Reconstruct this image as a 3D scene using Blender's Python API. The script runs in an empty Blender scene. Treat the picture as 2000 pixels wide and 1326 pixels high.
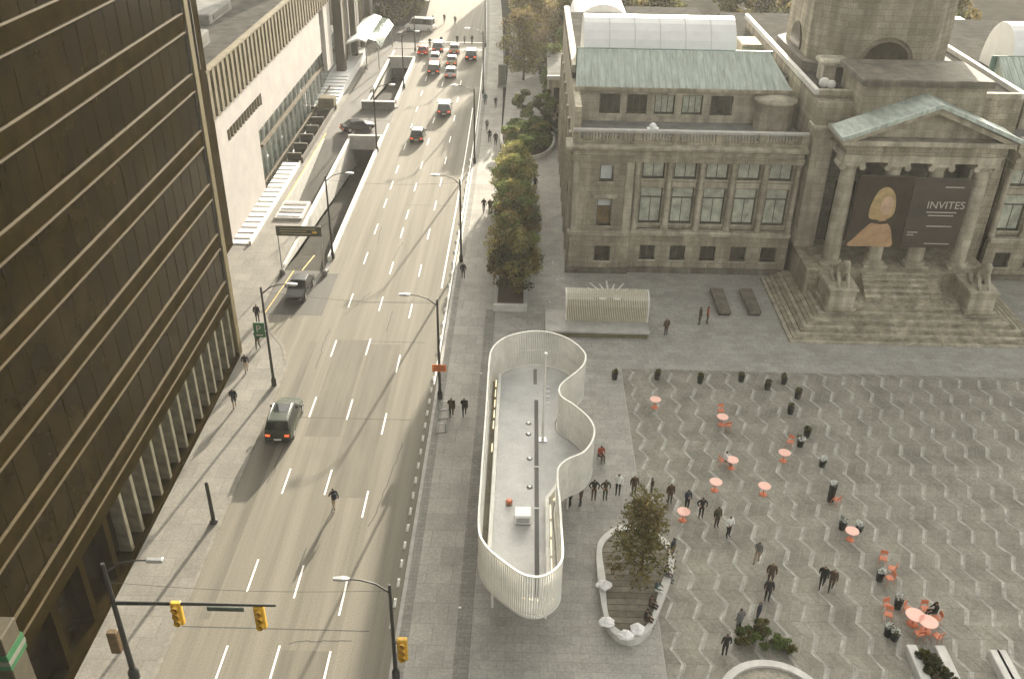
import bpy, math, random
import numpy as np
from mathutils import Vector, Matrix
R = math.radians
rng = random.Random(7)
nr = np.random.default_rng(11)
sc = bpy.context.scene
C = sc.collection

# ------------------------------------------------------------------ camera
CAMH = 40.0
cam = bpy.data.cameras.new('camera'); cam_o = bpy.data.objects.new('camera', cam); C.objects.link(cam_o)
cam.sensor_width = 36.0; cam.lens = 32.6; cam.clip_start = 0.5; cam.clip_end = 2000
RM = np.array([[0.99968387, -0.02307336, 0.00998909], [0.02039466, 0.5118007, -0.8588621], [0.01470441, 0.8587943, 0.51210948]])
mw = Matrix([list(RM[0]) + [0], list(RM[1]) + [0], list(RM[2]) + [CAMH], [0, 0, 0, 1]])
cam_o.matrix_world = mw
sc.camera = cam_o

# ------------------------------------------------------------------ light
SUN_EL, SUN_AZ = 14.5, 11.0
w = bpy.data.worlds.new('World'); sc.world = w; w.use_nodes = True
nt = w.node_tree; bg = nt.nodes['Background']
sky = nt.nodes.new('ShaderNodeTexSky'); sky.sky_type = 'NISHITA'; sky.sun_disc = False
sky.sun_elevation = R(SUN_EL); sky.sun_rotation = R(SUN_AZ)
sky.air_density = 1.0; sky.dust_density = 5.0; sky.ozone_density = 0.6
hs = nt.nodes.new('ShaderNodeHueSaturation'); hs.inputs['Saturation'].default_value = .16      # hazy, milky air
nt.links.new(sky.outputs[0], hs.inputs['Color']); wm = nt.nodes.new('ShaderNodeMix'); wm.data_type = 'RGBA'; wm.blend_type = 'MULTIPLY'; wm.inputs[0].default_value = 1; wm.inputs[7].default_value = (1.0, .965, .86, 1)      # warm late-afternoon haze
nt.links.new(hs.outputs[0], wm.inputs[6]); nt.links.new(wm.outputs[2], bg.inputs[0]); bg.inputs[1].default_value = 0.145
sun = bpy.data.lights.new('sun', 'SUN'); sun.energy = 4.6; sun.angle = R(0.6); sun.color = (1.0, 0.89, 0.72)
so = bpy.data.objects.new('sun', sun); C.objects.link(so)
sdir = Vector((math.sin(R(SUN_AZ)) * math.cos(R(SUN_EL)), math.cos(R(SUN_AZ)) * math.cos(R(SUN_EL)), math.sin(R(SUN_EL))))
so.rotation_euler = sdir.to_track_quat('Z', 'Y').to_euler()
so.location = (20, 100, 60)
vs = sc.view_settings
vs.view_transform = 'Standard'; vs.look = 'None'; vs.gamma = 1.0; vs.exposure = 1.8; vs.use_curve_mapping = False

# ------------------------------------------------------------------ helpers
def G(px, py, z=0.0):
    """point of the ground (height z) seen at a photo pixel"""
    d = RM @ np.array([px - 1000.0, -(py - 663.0), -1811.0])
    t = (z - CAMH) / d[2]
    return Vector((d[0] * t, d[1] * t, z))

class MB:
    def __init__(s): s.v = []; s.f = []; s.m = []; s.sm = []
    def add(s, vs_, fs, m=0, smooth=False):
        o = len(s.v); s.v.extend([tuple(q) for q in vs_])
        for f in fs: s.f.append(tuple(i + o for i in f)); s.m.append(m); s.sm.append(smooth)
        return s
    def box(s, x0, x1, y0, y1, z0, z1, m=0):
        v = [(x0, y0, z0), (x1, y0, z0), (x1, y1, z0), (x0, y1, z0), (x0, y0, z1), (x1, y0, z1), (x1, y1, z1), (x0, y1, z1)]
        return s.add(v, [(0, 3, 2, 1), (4, 5, 6, 7), (0, 1, 5, 4), (1, 2, 6, 5), (2, 3, 7, 6), (3, 0, 4, 7)], m)
    def cbox(s, x0, x1, y0, y1, z0, z1, c=0.05, m=0):
        # box with chamfered top and vertical edges
        def ring(ins, z): return [(x0 + ins + c, y0 + ins, z), (x1 - ins - c, y0 + ins, z), (x1 - ins, y0 + ins + c, z), (x1 - ins, y1 - ins - c, z), (x1 - ins - c, y1 - ins, z), (x0 + ins + c, y1 - ins, z), (x0 + ins, y1 - ins - c, z), (x0 + ins, y0 + ins + c, z)]
        return s.rings([ring(0, z0), ring(0, z1 - c), ring(c, z1)], m=m)
    def obox(s, cx, cy, cz, sx, sy, sz, rz=0, m=0):
        a, b = math.cos(rz), math.sin(rz); v = []
        for dz in (-.5, .5):
            for dx, dy in ((-.5, -.5), (.5, -.5), (.5, .5), (-.5, .5)):
                X, Y = dx * sx, dy * sy; v.append((cx + X * a - Y * b, cy + X * b + Y * a, cz + dz * sz))
        return s.add(v, [(0, 3, 2, 1), (4, 5, 6, 7), (0, 1, 5, 4), (1, 2, 6, 5), (2, 3, 7, 6), (3, 0, 4, 7)], m)
    def rings(s, rs, cap0=True, cap1=True, closed=True, m=0, smooth=False):
        n = len(rs[0]); v = [p for r in rs for p in r]; f = []
        for i in range(len(rs) - 1):
            for j in range(n if closed else n - 1):
                k = (j + 1) % n; f.append((i * n + j, i * n + k, (i + 1) * n + k, (i + 1) * n + j))
        s.add(v, f, m, smooth)
        if cap0: s.add(rs[0], [tuple(range(n - 1, -1, -1))], m)
        if cap1: s.add(rs[-1], [tuple(range(n))], m)
        return s
    def lathe(s, cx, cy, prof, n=16, m=0, smooth=True, cap0=True, cap1=True):
        rs = [[(cx + r * math.cos(2 * math.pi * i / n), cy + r * math.sin(2 * math.pi * i / n), z) for i in range(n)] for r, z in prof]
        return s.rings(rs, cap0, cap1, True, m, smooth)
    def tube(s, pts, rad, n=8, m=0, cap=True):
        pts = [Vector(p) for p in pts]
        if not isinstance(rad, (list, tuple)): rad = [rad] * len(pts)
        rs = []
        for i, p in enumerate(pts):
            d = (pts[min(i + 1, len(pts) - 1)] - pts[max(i - 1, 0)]).normalized()
            u = d.cross(Vector((0, 0, 1)) if abs(d.z) < .95 else Vector((0, 1, 0))).normalized(); q = u.cross(d)
            rs.append([p + (u * math.cos(2 * math.pi * k / n) + q * math.sin(2 * math.pi * k / n)) * rad[i] for k in range(n)])
        return s.rings(rs, cap, cap, True, m, True)
    def prism(s, poly, z0, z1, m=0):
        n = len(poly)
        return s.rings([[(p[0], p[1], z0) for p in poly], [(p[0], p[1], z1) for p in poly]], m=m)
    def extx(s, prof, x0, x1, m=0):
        """profile of (y,z) points extruded along x"""
        return s.rings([[(x0, p[0], p[1]) for p in prof], [(x1, p[0], p[1]) for p in prof]], m=m)
    def exty(s, prof, y0, y1, m=0):
        return s.rings([[(p[0], y0, p[1]) for p in prof], [(p[0], y1, p[1]) for p in prof]], m=m)
    def quad(s, a, b, c, d, m=0): return s.add([a, b, c, d], [(0, 1, 2, 3)], m)
    def ball(s, c, r, n=10, k=6, m=0, sc3=(1, 1, 1)):
        rs = []
        for i in range(1, k):
            t = math.pi * i / k - math.pi / 2
            rs.append([(c[0] + r * sc3[0] * math.cos(t) * math.cos(2 * math.pi * j / n), c[1] + r * sc3[1] * math.cos(t) * math.sin(2 * math.pi * j / n), c[2] + r * sc3[2] * math.sin(t)) for j in range(n)])
        return s.rings(rs, m=m, smooth=True)

ORG = {}
def tag(o, label=None, cat=None, group=None, kind=None):
    if label: o['label'] = label
    if cat: o['category'] = cat
    if group: o['group'] = group
    if kind: o['kind'] = kind
    return o
def thing(name, label, cat, loc=(0, 0, 0), rz=0, group=None):
    o = bpy.data.objects.new(name, None); C.objects.link(o); o.location = loc; o.rotation_euler = (0, 0, rz)
    o.empty_display_size = .3
    ORG[o.name] = Vector((0, 0, 0))
    return tag(o, label, cat, group)
def wthing(name, label, cat, loc, group=None):
    """thing whose parts are given in world coordinates"""
    o = thing(name, label, cat, loc, 0, group); ORG[o.name] = Vector(loc); return o
def obj(name, mb, mats, parent=None, label=None, cat=None, group=None, kind=None, recalc=True):
    me = bpy.data.meshes.new(name)
    org = ORG.get(parent.name, Vector((0, 0, 0))) if parent else Vector((0, 0, 0))
    v = mb.v if org.length == 0 else [(p[0] - org.x, p[1] - org.y, p[2] - org.z) for p in mb.v]
    me.from_pydata(v, [], mb.f)
    if not isinstance(mats, (list, tuple)): mats = [mats]
    for m in mats: me.materials.append(m)
    me.polygons.foreach_set('material_index', mb.m)
    me.polygons.foreach_set('use_smooth', mb.sm)
    me.update()
    o = bpy.data.objects.new(name, me); C.objects.link(o)
    if parent: o.parent = parent; ORG[o.name] = org
    return tag(o, label, cat, group, kind)
def inst(src, name=None, loc=None, rz=None, parent=None, scale=None):
    o = src.copy(); C.objects.link(o)
    if loc is not None: o.location = loc
    if rz is not None: o.rotation_euler = (0, 0, rz)
    if scale is not None: o.scale = scale
    if parent is not None: o.parent = parent
    return o
def copy_tree(o, parent=None):
    c = o.copy(); C.objects.link(c)
    if parent: c.parent = parent
    for ch in list(o.children): copy_tree(ch, c)
    return c

# ------------------------------------------------------------------ materials
MAT = {}
def mat(name, col, rough=.8, var=.12, scale=3.0, metal=0.0, bump=0.0, bscale=None, stretch=None, spec=.5, detail=4.0, col2=None, emit=None, island=0.0, coord='Object', fine=0.0):
    m = bpy.data.materials.new(name); m.use_nodes = True; n = m.node_tree; b = n.nodes['Principled BSDF']; L = n.links.new
    b.inputs['Roughness'].default_value = rough; b.inputs['Metallic'].default_value = metal
    b.inputs['Specular IOR Level'].default_value = spec
    c = tuple(col) + (1,)
    tc = n.nodes.new('ShaderNodeTexCoord'); mp = n.nodes.new('ShaderNodeMapping')
    if coord == 'World':
        g = n.nodes.new('ShaderNodeNewGeometry'); L(g.outputs['Position'], mp.inputs['Vector'])
    else: L(tc.outputs[coord], mp.inputs['Vector'])
    if stretch: mp.inputs['Scale'].default_value = stretch
    nz = n.nodes.new('ShaderNodeTexNoise'); nz.inputs['Scale'].default_value = scale; nz.inputs['Detail'].default_value = detail; nz.inputs['Roughness'].default_value = .62
    L(mp.outputs[0], nz.inputs['Vector'])
    rp = n.nodes.new('ShaderNodeValToRGB'); e = rp.color_ramp.elements
    a2 = col2 if col2 else tuple(min(1, x * (1 + var)) for x in col)
    a1 = col if col2 else tuple(x * (1 - var) for x in col)
    e[0].position = .32; e[1].position = .68; e[0].color = tuple(a1) + (1,); e[1].color = tuple(a2) + (1,)
    L(nz.outputs['Fac'], rp.inputs[0]); out = rp.outputs[0]
    if fine:
        n2 = n.nodes.new('ShaderNodeTexNoise'); n2.inputs['Scale'].default_value = scale * 14; n2.inputs['Detail'].default_value = 3
        L(mp.outputs[0] if not stretch else tc.outputs['Object'], n2.inputs['Vector'])
        mr = n.nodes.new('ShaderNodeMapRange'); mr.inputs[1].default_value = .3; mr.inputs[2].default_value = .7; mr.inputs[3].default_value = 1 - fine; mr.inputs[4].default_value = 1 + fine
        L(n2.outputs['Fac'], mr.inputs[0])
        mx = n.nodes.new('ShaderNodeMix'); mx.data_type = 'RGBA'; mx.blend_type = 'MULTIPLY'; mx.inputs[0].default_value = 1
        L(out, mx.inputs[6]); L(mr.outputs[0], mx.inputs[7]); out = mx.outputs[2]
    if island:
        g = n.nodes.new('ShaderNodeNewGeometry')
        mr = n.nodes.new('ShaderNodeMapRange'); mr.inputs[3].default_value = 1 - island; mr.inputs[4].default_value = 1 + island
        L(g.outputs['Random Per Island'], mr.inputs[0])
        mx = n.nodes.new('ShaderNodeMix'); mx.data_type = 'RGBA'; mx.blend_type = 'MULTIPLY'; mx.inputs[0].default_value = 1
        L(out, mx.inputs[6]); L(mr.outputs[0], mx.inputs[7]); out = mx.outputs[2]
    L(out, b.inputs['Base Color'])
    if bump:
        nb = n.nodes.new('ShaderNodeTexNoise'); nb.inputs['Scale'].default_value = bscale or scale * 6; nb.inputs['Detail'].default_value = 5
        L(tc.outputs['Object'], nb.inputs['Vector'])
        bp = n.nodes.new('ShaderNodeBump'); bp.inputs['Strength'].default_value = bump; bp.inputs['Distance'].default_value = .03
        L(nb.outputs['Fac'], bp.inputs['Height']); L(bp.outputs[0], b.inputs['Normal'])
    if emit:
        b.inputs['Emission Color'].default_value = tuple(emit[0]) + (1,); b.inputs['Emission Strength'].default_value = emit[1]
    MAT[name] = m
    return m
def glassy(name, col, rough=.08, spec=.6, var=.25, scale=.6):
    return mat(name, col, rough, var, scale, spec=spec)
def foliage(name, c1, c2, scale=.8):
    m = mat(name, c1, .75, 0, scale, col2=c2, island=.45, spec=.2)
    n = m.node_tree; b = n.nodes['Principled BSDF']; L = n.links.new
    src = b.inputs['Base Color'].links[0].from_socket
    tr = n.nodes.new('ShaderNodeBsdfTranslucent'); L(src, tr.inputs['Color'])
    mx = n.nodes.new('ShaderNodeMixShader'); mx.inputs[0].default_value = .4
    L(b.outputs[0], mx.inputs[1]); L(tr.outputs[0], mx.inputs[2]); L(mx.outputs[0], n.nodes['Material Output'].inputs['Surface'])
    return m

asphalt = mat('asphalt', (.148, .138, .113), .85, .2, .9, stretch=(1.5, .035, 1), col2=(.210, .197, .164), fine=.16, bump=.25, bscale=30, spec=.12)
asphalt_patch = mat('asphalt_patch', (.148, .138, .114), .85, .15, 1.2, stretch=(1.2, .08, 1), fine=.16, bump=.25, bscale=30, spec=.12)
asphalt_dark = mat('asphalt_dark', (.055, .052, .044), .85, .2, 1.2, stretch=(1.2, .1, 1), fine=.15)
ground_m = mat('ground_m', (.05, .048, .042), .9, .3, .3, spec=.0)
def slabmat(name, col, sx, sy, rough=.85, mort=.012, var=.12, fine=.14, spec=.12):
    m = mat(name, col, rough, var, .5, fine=fine, spec=spec); n = m.node_tree; b = n.nodes['Principled BSDF']; L = n.links.new
    src = b.inputs['Base Color'].links[0].from_socket
    tc = n.nodes.new('ShaderNodeTexCoord'); br = n.nodes.new('ShaderNodeTexBrick'); L(tc.outputs['Object'], br.inputs['Vector'])
    br.inputs['Scale'].default_value = 1; br.inputs['Brick Width'].default_value = sx; br.inputs['Row Height'].default_value = sy; br.inputs['Mortar Size'].default_value = mort
    br.inputs['Color1'].default_value = (1, 1, 1, 1); br.inputs['Color2'].default_value = (.86, .86, .86, 1); br.inputs['Mortar'].default_value = (.55, .55, .55, 1); br.offset = .5
    mx = n.nodes.new('ShaderNodeMix'); mx.data_type = 'RGBA'; mx.blend_type = 'MULTIPLY'; mx.inputs[0].default_value = 1
    L(src, mx.inputs[6]); L(br.outputs['Color'], mx.inputs[7]); L(mx.outputs[2], b.inputs['Base Color'])
    return m
sidewalk_m = slabmat('sidewalk_m', (.345, .333, .305), 1.5, 1.5)
plaza_m = slabmat('plaza_m', (.37, .36, .33), .9, .6, mort=.008)
band_m = slabmat('band_m', (.245, .238, .218), .6, .3, mort=.01)
bike_m = mat('bike_m', (.12, .118, .108), .7, .2, 1.5, stretch=(1, .1, 1), fine=.15)
kerb_m = mat('kerb_m', (.33, .32, .30), .75, .15, 2, fine=.12)
paint_w = mat('paint_w', (.78, .77, .73), .6, .18, 2.5, fine=.15)
paint_y = mat('paint_y', (.55, .36, .08), .6, .2, 2.5, fine=.12)
conc = mat('conc', (.40, .39, .365), .8, .16, 1.2, fine=.12)
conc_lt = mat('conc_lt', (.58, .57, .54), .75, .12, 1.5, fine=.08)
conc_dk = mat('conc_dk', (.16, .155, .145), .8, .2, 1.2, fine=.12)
stone = mat('stone', (.335, .300, .228), .85, .26, .55, fine=.22, bump=.3, bscale=6, stretch=(1, 1, .45))
stone_lt = mat('stone_lt', (.43, .392, .312), .85, .2, .8, fine=.16, bump=.2, bscale=6)
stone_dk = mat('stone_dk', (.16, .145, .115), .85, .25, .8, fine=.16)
def joints(m, bw=1.25, rh=.55, dark=.62):
    n = m.node_tree; b = n.nodes['Principled BSDF']; L = n.links.new
    src = b.inputs['Base Color'].links[0].from_socket
    tc = n.nodes.new('ShaderNodeTexCoord'); mp = n.nodes.new('ShaderNodeMapping'); mp.inputs['Rotation'].default_value = (R(-90), 0, 0); L(tc.outputs['Object'], mp.inputs['Vector'])
    br = n.nodes.new('ShaderNodeTexBrick'); L(mp.outputs[0], br.inputs['Vector']); br.inputs['Scale'].default_value = 1; br.inputs['Brick Width'].default_value = bw; br.inputs['Row Height'].default_value = rh; br.inputs['Mortar Size'].default_value = .022
    br.inputs['Color1'].default_value = (1.08, 1.08, 1.08, 1); br.inputs['Color2'].default_value = (.84, .83, .80, 1); br.inputs['Mortar'].default_value = (dark, dark, dark, 1)
    # soot streaks running down the face
    nz = n.nodes.new('ShaderNodeTexNoise'); nz.inputs['Scale'].default_value = 1.1; nz.inputs['Detail'].default_value = 7; mp2 = n.nodes.new('ShaderNodeMapping'); mp2.inputs['Scale'].default_value = (1.2, 1.2, .16); L(tc.outputs['Object'], mp2.inputs['Vector']); L(mp2.outputs[0], nz.inputs['Vector'])
    mr = n.nodes.new('ShaderNodeMapRange'); mr.inputs[1].default_value = .38; mr.inputs[2].default_value = .66; mr.inputs[3].default_value = .72; mr.inputs[4].default_value = 1.12; L(nz.outputs['Fac'], mr.inputs[0])
    m1 = n.nodes.new('ShaderNodeMix'); m1.data_type = 'RGBA'; m1.blend_type = 'MULTIPLY'; m1.inputs[0].default_value = 1; L(src, m1.inputs[6]); L(br.outputs['Color'], m1.inputs[7])
    m2 = n.nodes.new('ShaderNodeMix'); m2.data_type = 'RGBA'; m2.blend_type = 'MULTIPLY'; m2.inputs[0].default_value = 1; L(m1.outputs[2], m2.inputs[6]); L(mr.outputs[0], m2.inputs[7])
    L(m2.outputs[2], b.inputs['Base Color'])
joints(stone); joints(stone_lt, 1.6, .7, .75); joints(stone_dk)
white_wall = mat('white_wall', (.36, .34, .325), .85, .08, .5, fine=.05, spec=.1)
white_p = mat('white_p', (.70, .69, .645), .6, .1, 1.2, fine=.05, spec=.3)
white_roof = mat('white_roof', (.80, .80, .80), .5, .06, .7)
copper = mat('copper', (.40, .455, .41), .6, .3, 1.0, stretch=(2.5, .5, .5), fine=.1)
copper_dk = mat('copper_dk', (.12, .20, .165), .6, .3, 1.0, fine=.1)
roofgrey = mat('roofgrey', (.085, .083, .077), .9, .25, .7, fine=.12, spec=.0)
rooflt = mat('rooflt', (.22, .22, .21), .9, .2, .7, fine=.12, spec=.0)
bronze = mat('bronze', (.017, .0118, .0030), .9, .3, .8, spec=.0)
bronze_lt = mat('bronze_lt', (.058, .040, .011), .9, .2, 1.2)
bronze_glass = glassy('bronze_glass', (.013, .0088, .0022), .2, .03, .5, .35)
rib_m = mat('rib_m', (.15, .13, .088), .85, .2, 1, spec=.08)
rib_dk = mat('rib_dk', (.05, .042, .028), .85, .2, 1)
fin_m = mat('fin_m', (.11, .09, .045), .8, .15, 1, spec=.1)
pil_m = mat('pil_m', (.13, .12, .085), .85, .3, 1.5, spec=.1)
glass_teal = glassy('glass_teal', (.12, .15, .13), .08, .5)
glass_dk = glassy('glass_dk', (.02, .02, .017), .08, .5)
pane_lt = mat('pane_lt', (.40, .42, .35), .25, .35, 1.1, spec=.5)
pane_wh = mat('pane_wh', (.55, .58, .58), .25, .15, 1.1, spec=.5)
pane_dk = mat('pane_dk', (.05, .043, .028), .2, .5, 1.5, spec=.5)
pane_amb = mat('pane_amb', (.16, .11, .045), .25, .4, 1.5, spec=.5)
frame_dk = mat('frame_dk', (.07, .065, .05), .6, .2, 2)
metal_dk = mat('metal_dk', (.022, .024, .022), .5, .2, 2, spec=.4)
metal_gy = mat('metal_gy', (.45, .46, .46), .35, .1, 2, metal=.6)
black_m = mat('black_m', (.012, .012, .012), .6, .2, 2)
rubber = mat('rubber', (.012, .012, .012), .8, .2, 4)
sig_y = mat('sig_y', (.62, .36, .03), .55, .2, 3)
orange_m = mat('orange_m', (.80, .20, .04), .6, .12, 3)
table_top = mat('table_top', (.86, .50, .42), .45, .08, 3)
chair_m = mat('chair_m', (.62, .19, .09), .5, .15, 3)
green_s = mat('green_s', (.025, .12, .045), .55, .15, 3)
board_m = mat('board_m', (.045, .047, .030), .6, .2, 3)
text_lt = mat('text_lt', (.42, .40, .34), .6, .1, 3)
text_dk = mat('text_dk', (.20, .05, .015), .6, .1, 3)
lamp_glow = mat('lamp_glow', (.9, .8, .55), .5, .0, 3, emit=((1, .8, .5), .5))
red_l = mat('red_l', (.55, .05, .02), .3, .1, 3, emit=((1, .12, .03), .6))
soil = mat('soil', (.075, .055, .035), .95, .3, 4, fine=.2)
bark = mat('bark', (.085, .062, .042), .9, .3, 5)
white_cl = mat('white_cl', (.86, .84, .84), .7, .06, 4)
lf_green = foliage('lf_green', (.105, .145, .042), (.190, .225, .075))
lf_olive = foliage('lf_olive', (.195, .190, .062), (.320, .280, .105))
lf_brown = foliage('lf_brown', (.125, .100, .038), (.215, .165, .062))
lf_dark = foliage('lf_dark', (.045, .052, .020), (.085, .090, .036))
lf_autumn = foliage('lf_autumn', (.150, .122, .075), (.245, .200, .125))
lf_shrub = foliage('lf_shrub', (.080, .125, .030), (.170, .220, .065))
lf_moss = foliage('lf_moss', (.095, .095, .030), (.170, .160, .055))
skin_m = mat('skin_m', (.42, .24, .16), .6, .1, 4)

# ------------------------------------------------------------------ ground, street, pavements
obj('ground', MB().box(-260, -40, -40, 460, -.6, -.16).box(-40, -29.4, -40, 460, -.6, -.16).box(-17.6, 260, -40, 460, -.6, -.16).box(-29.4, -17.6, -40, 70.4, -.6, -.16).box(-29.4, -17.6, 160, 460, -.6, -.16).box(-29.4, -26.6, 70.4, 160, -.6, -.16).box(-26.6, -23.2, 70.4, 95, -.6, -.16).box(-26.6, -23.2, 119, 160, -.6, -.16), ground_m, kind='structure')
RX0, RX1 = -18.5, -6.5
def bend(y): return -0.00022 * max(0, y - 95) ** 2      # the far street swings a little to the left
def strip(mb, xa, xb, ya, yb, z0, z1, m=0, step=8, f=bend):
    ys = [ya]
    while ys[-1] + step < yb: ys.append(ys[-1] + step)
    ys.append(yb)
    for a, b in zip(ys[:-1], ys[1:]):
        v = []
        for z in (z0, z1):
            v += [(xa + f(a), a, z), (xb + f(a), a, z), (xb + f(b), b, z), (xa + f(b), b, z)]
        fs = [(4, 5, 6, 7), (1, 2, 6, 5), (3, 0, 4, 7)]
        if a == ya: fs.append((0, 1, 5, 4))
        if b == yb: fs.append((2, 3, 7, 6))
        mb.add(v, fs, m)
    return mb
street = obj('street', strip(MB(), RX0, RX1, -30, 420, -.15, -.0), asphalt, kind='structure')
ld = MB().box(-.055, .055, -1.3, 1.3, .0045, .006)
dash0 = None
for X, ys in ((-15.45, None), (-12.65, None), (-9.85, None)):
    y0 = {-15.45: 39.6, -12.65: 39.0, -9.85: 38.0}[X]
    pat = {-15.45: (27.5, 32.9, 39.4, 48.0, 56.6, 65.0, 73.3, 82.0, 89.0, 96.0, 101.4, 106.6, 115, 123, 131, 139, 147, 156),
           -12.65: (27, 33, 39.0, 48.0, 56.4, 65.4, 72.8, 80.0, 88.2, 93.0, 101.0, 108.2, 117, 126, 135, 144, 153),
           -9.85: (32.7, 37.8, 45.9, 54.7, 62.9, 71.6, 79.6, 88.0, 95.6, 102.8, 110.0, 118, 127, 136, 145)}[X]
    for y in pat:
        if dash0 is None:
            dash0 = obj('lane_dash', ld, paint_w, street); o = dash0
        else: o = inst(dash0, parent=street)
        o.location = (X + bend(y), y, 0)
# bike lane line, stop lines, seams
obj('edge_line', strip(MB(), -7.55, -7.43, 76, 132, .0045, .006), paint_w, street)
obj('edge_line', strip(MB(), -6.75, -6.63, 60, 160, .0045, .006), paint_w, street)
for y in (166, 171.5):
    obj('crosswalk_line', MB().box(-18.4 + bend(y), -6.8 + bend(y), y, y + .4, .0045, .006), paint_w, street)
for (x0, x1, y0, y1, mm) in ((-12.55, -9.95, 46.5, 65.8, asphalt_patch), (-18.4, -15.6, 24, 31, asphalt_patch), (-12.5, -9.9, 22, 34, asphalt_patch),
                             (-17.6, -17.0, 36, 66, asphalt_patch), (-15.3, -12.8, 53, 66.4, asphalt_patch)):
    obj('asphalt_patch', MB().box(x0, x1, y0, y1, .001, .0035), mm, street)
for y in (95.6, 55.2, 35.4, 121, 66.2): obj('tar_seam', MB().box(-18.3 if y < 60 else -13, -8, y, y + .07, .0036, .0042), asphalt_dark, street)

g9 = np.random.default_rng(3)
for i in range(9):
    x, y = g9.uniform(-17.5, -7.8), g9.uniform(34, 92); pts = []
    L9 = g9.uniform(3, 9); a9 = g9.choice([0, 1.57]) + g9.normal() * .12
    for j in range(14): pts.append((x + L9 * j / 13 * math.cos(a9) + g9.normal() * .05, y + L9 * j / 13 * math.sin(a9) + g9.normal() * .05))
    mbc = MB()
    for p, q in zip(pts[:-1], pts[1:]):
        d = Vector((q[0] - p[0], q[1] - p[1], 0)).normalized(); o9 = Vector((-d.y, d.x, 0)) * .03
        mbc.quad((p[0] - o9.x, p[1] - o9.y, .0044), (q[0] - o9.x, q[1] - o9.y, .0044), (q[0] + o9.x, q[1] + o9.y, .0044), (p[0] + o9.x, p[1] + o9.y, .0044))
    obj('sealed_crack', mbc, asphalt_dark, street)
mb = MB(); strip(mb, -6.5, -6.28, -30, 260, -.12, .115)
obj('kerb', mb, kerb_m, kind='structure')
mb = MB(); strip(mb, -6.28, -5.75, -30, 260, -.12, .11)
obj('kerb_band', mb, band_m, kind='structure')
mb = MB(); strip(mb, -5.75, -3.2, -30, 260, -.12, .112)
obj('sidewalk', mb, sidewalk_m, kind='structure')
mb = MB(); strip(mb, -3.2, -2.35, -30, 72, -.12, .108)
obj('paving_band', mb, band_m, kind='structure')
# forecourt of the gallery and around the pavilion
mb = MB(); mb.box(-3.2, 75, 62.8, 80.5, -.12, .10); mb.box(-3.2, 4.25, 80.5, 260, -.12, .10); mb.box(-2.35, 8.0, -30, 62.8, -.12, .104)
mb.box(-3.2, -2.35, 62.81, 72, -.12, .101)
obj('forecourt', mb, plaza_m, kind='structure')

# ---- patterned plaza: individual pavers between zigzag joints
plaza = obj('plaza_pavement', MB().box(8.0, 75, -30, 62.8, -.12, .085), conc, kind='structure')
pv_m = [mat('paver_a', (.232, .220, .186), .85, .3, .45, fine=.2, detail=8), mat('paver_b', (.246, .234, .199), .85, .3, .45, fine=.2, detail=8), mat('paver_c', (.218, .206, .173), .85, .3, .45, fine=.2, detail=8), mat('paver_light', (.37, .36, .325), .8, .55, 1.4, fine=.16, detail=8), mat('paver_mid', (.315, .303, .268), .85, .35, .6, fine=.2, detail=8)]
def zig(k, t):  # corner of the zigzag column k at half-period t
    return (8.9 + 1.52 * k + (-.50 if t % 2 else 0), 62.3 - 1.1 * t - (.14 if t % 2 else 0))
cells = []
def clip(poly):
    out = []
    for (p, q) in zip(poly, poly[1:] + poly[:1]):
        ip, iq = p[0] >= 8.06, q[0] >= 8.06
        if ip: out.append(p)
        if ip != iq:
            u = (8.06 - p[0]) / (q[0] - p[0]); out.append((8.06, p[1] + u * (q[1] - p[1])))
    return out
g_ = .018
for k in range(-1, 24):
    for t in range(-1, 36):
        a, b = zig(k, t), zig(k, t + 1)
        light_w = .15 if t % 2 == 0 else .12
        xs = [(0, light_w, 3), (light_w, light_w + .13, 4)]
        light_w += .13
        w3 = (1.52 - light_w) / 2
        for i in range(2): xs.append((light_w + i * w3, light_w + (i + 1) * w3, rng.choice((0, 0, 1, 2))))
        for (u0, u1, m) in xs:
            if m < 3 and rng.random() < .05: m = rng.choice((1, 2))
            poly = [(a[0] + u0 + g_, min(62.75, a[1] - .005)), (b[0] + u0 + g_, b[1] + .005), (b[0] + u1, b[1] + .005), (a[0] + u1, min(62.75, a[1] - .005))]
            if poly[1][1] > 62.7: continue
            poly = clip(poly)
            if len(poly) >= 3:
                cx_ = sum(p[0] for p in poly) / len(poly); cy_ = sum(p[1] for p in poly) / len(poly)
                cells.append((cy_, cx_, poly, m, rng.uniform(0, .003)))
def inview(c):
    cy_, cx_ = c[0], c[1]
    d = Vector((cx_, cy_, -CAMH)); r = np.array(RM).T @ np.array(d)
    x, y = 1000 + 1811 * r[0] / -r[2], 663 - 1811 * r[1] / -r[2]
    return -40 < x < 2060 and y < 1380
cells = [c for c in cells if inview(c)]
cells.sort(key=lambda c: (c[3] >= 3, c[0]))
for c in cells[:300]:
    _, _, poly, m, dz = c
    obj('paver', MB().prism(poly[::-1], .086, .10 + dz), pv_m[m], plaza)
mb = MB()
for c in cells[300:]:
    mb.prism(c[2][::-1], .086, .10 + c[4], c[3])
obj('far_pavers', mb, pv_m, plaza, kind='stuff')

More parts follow.
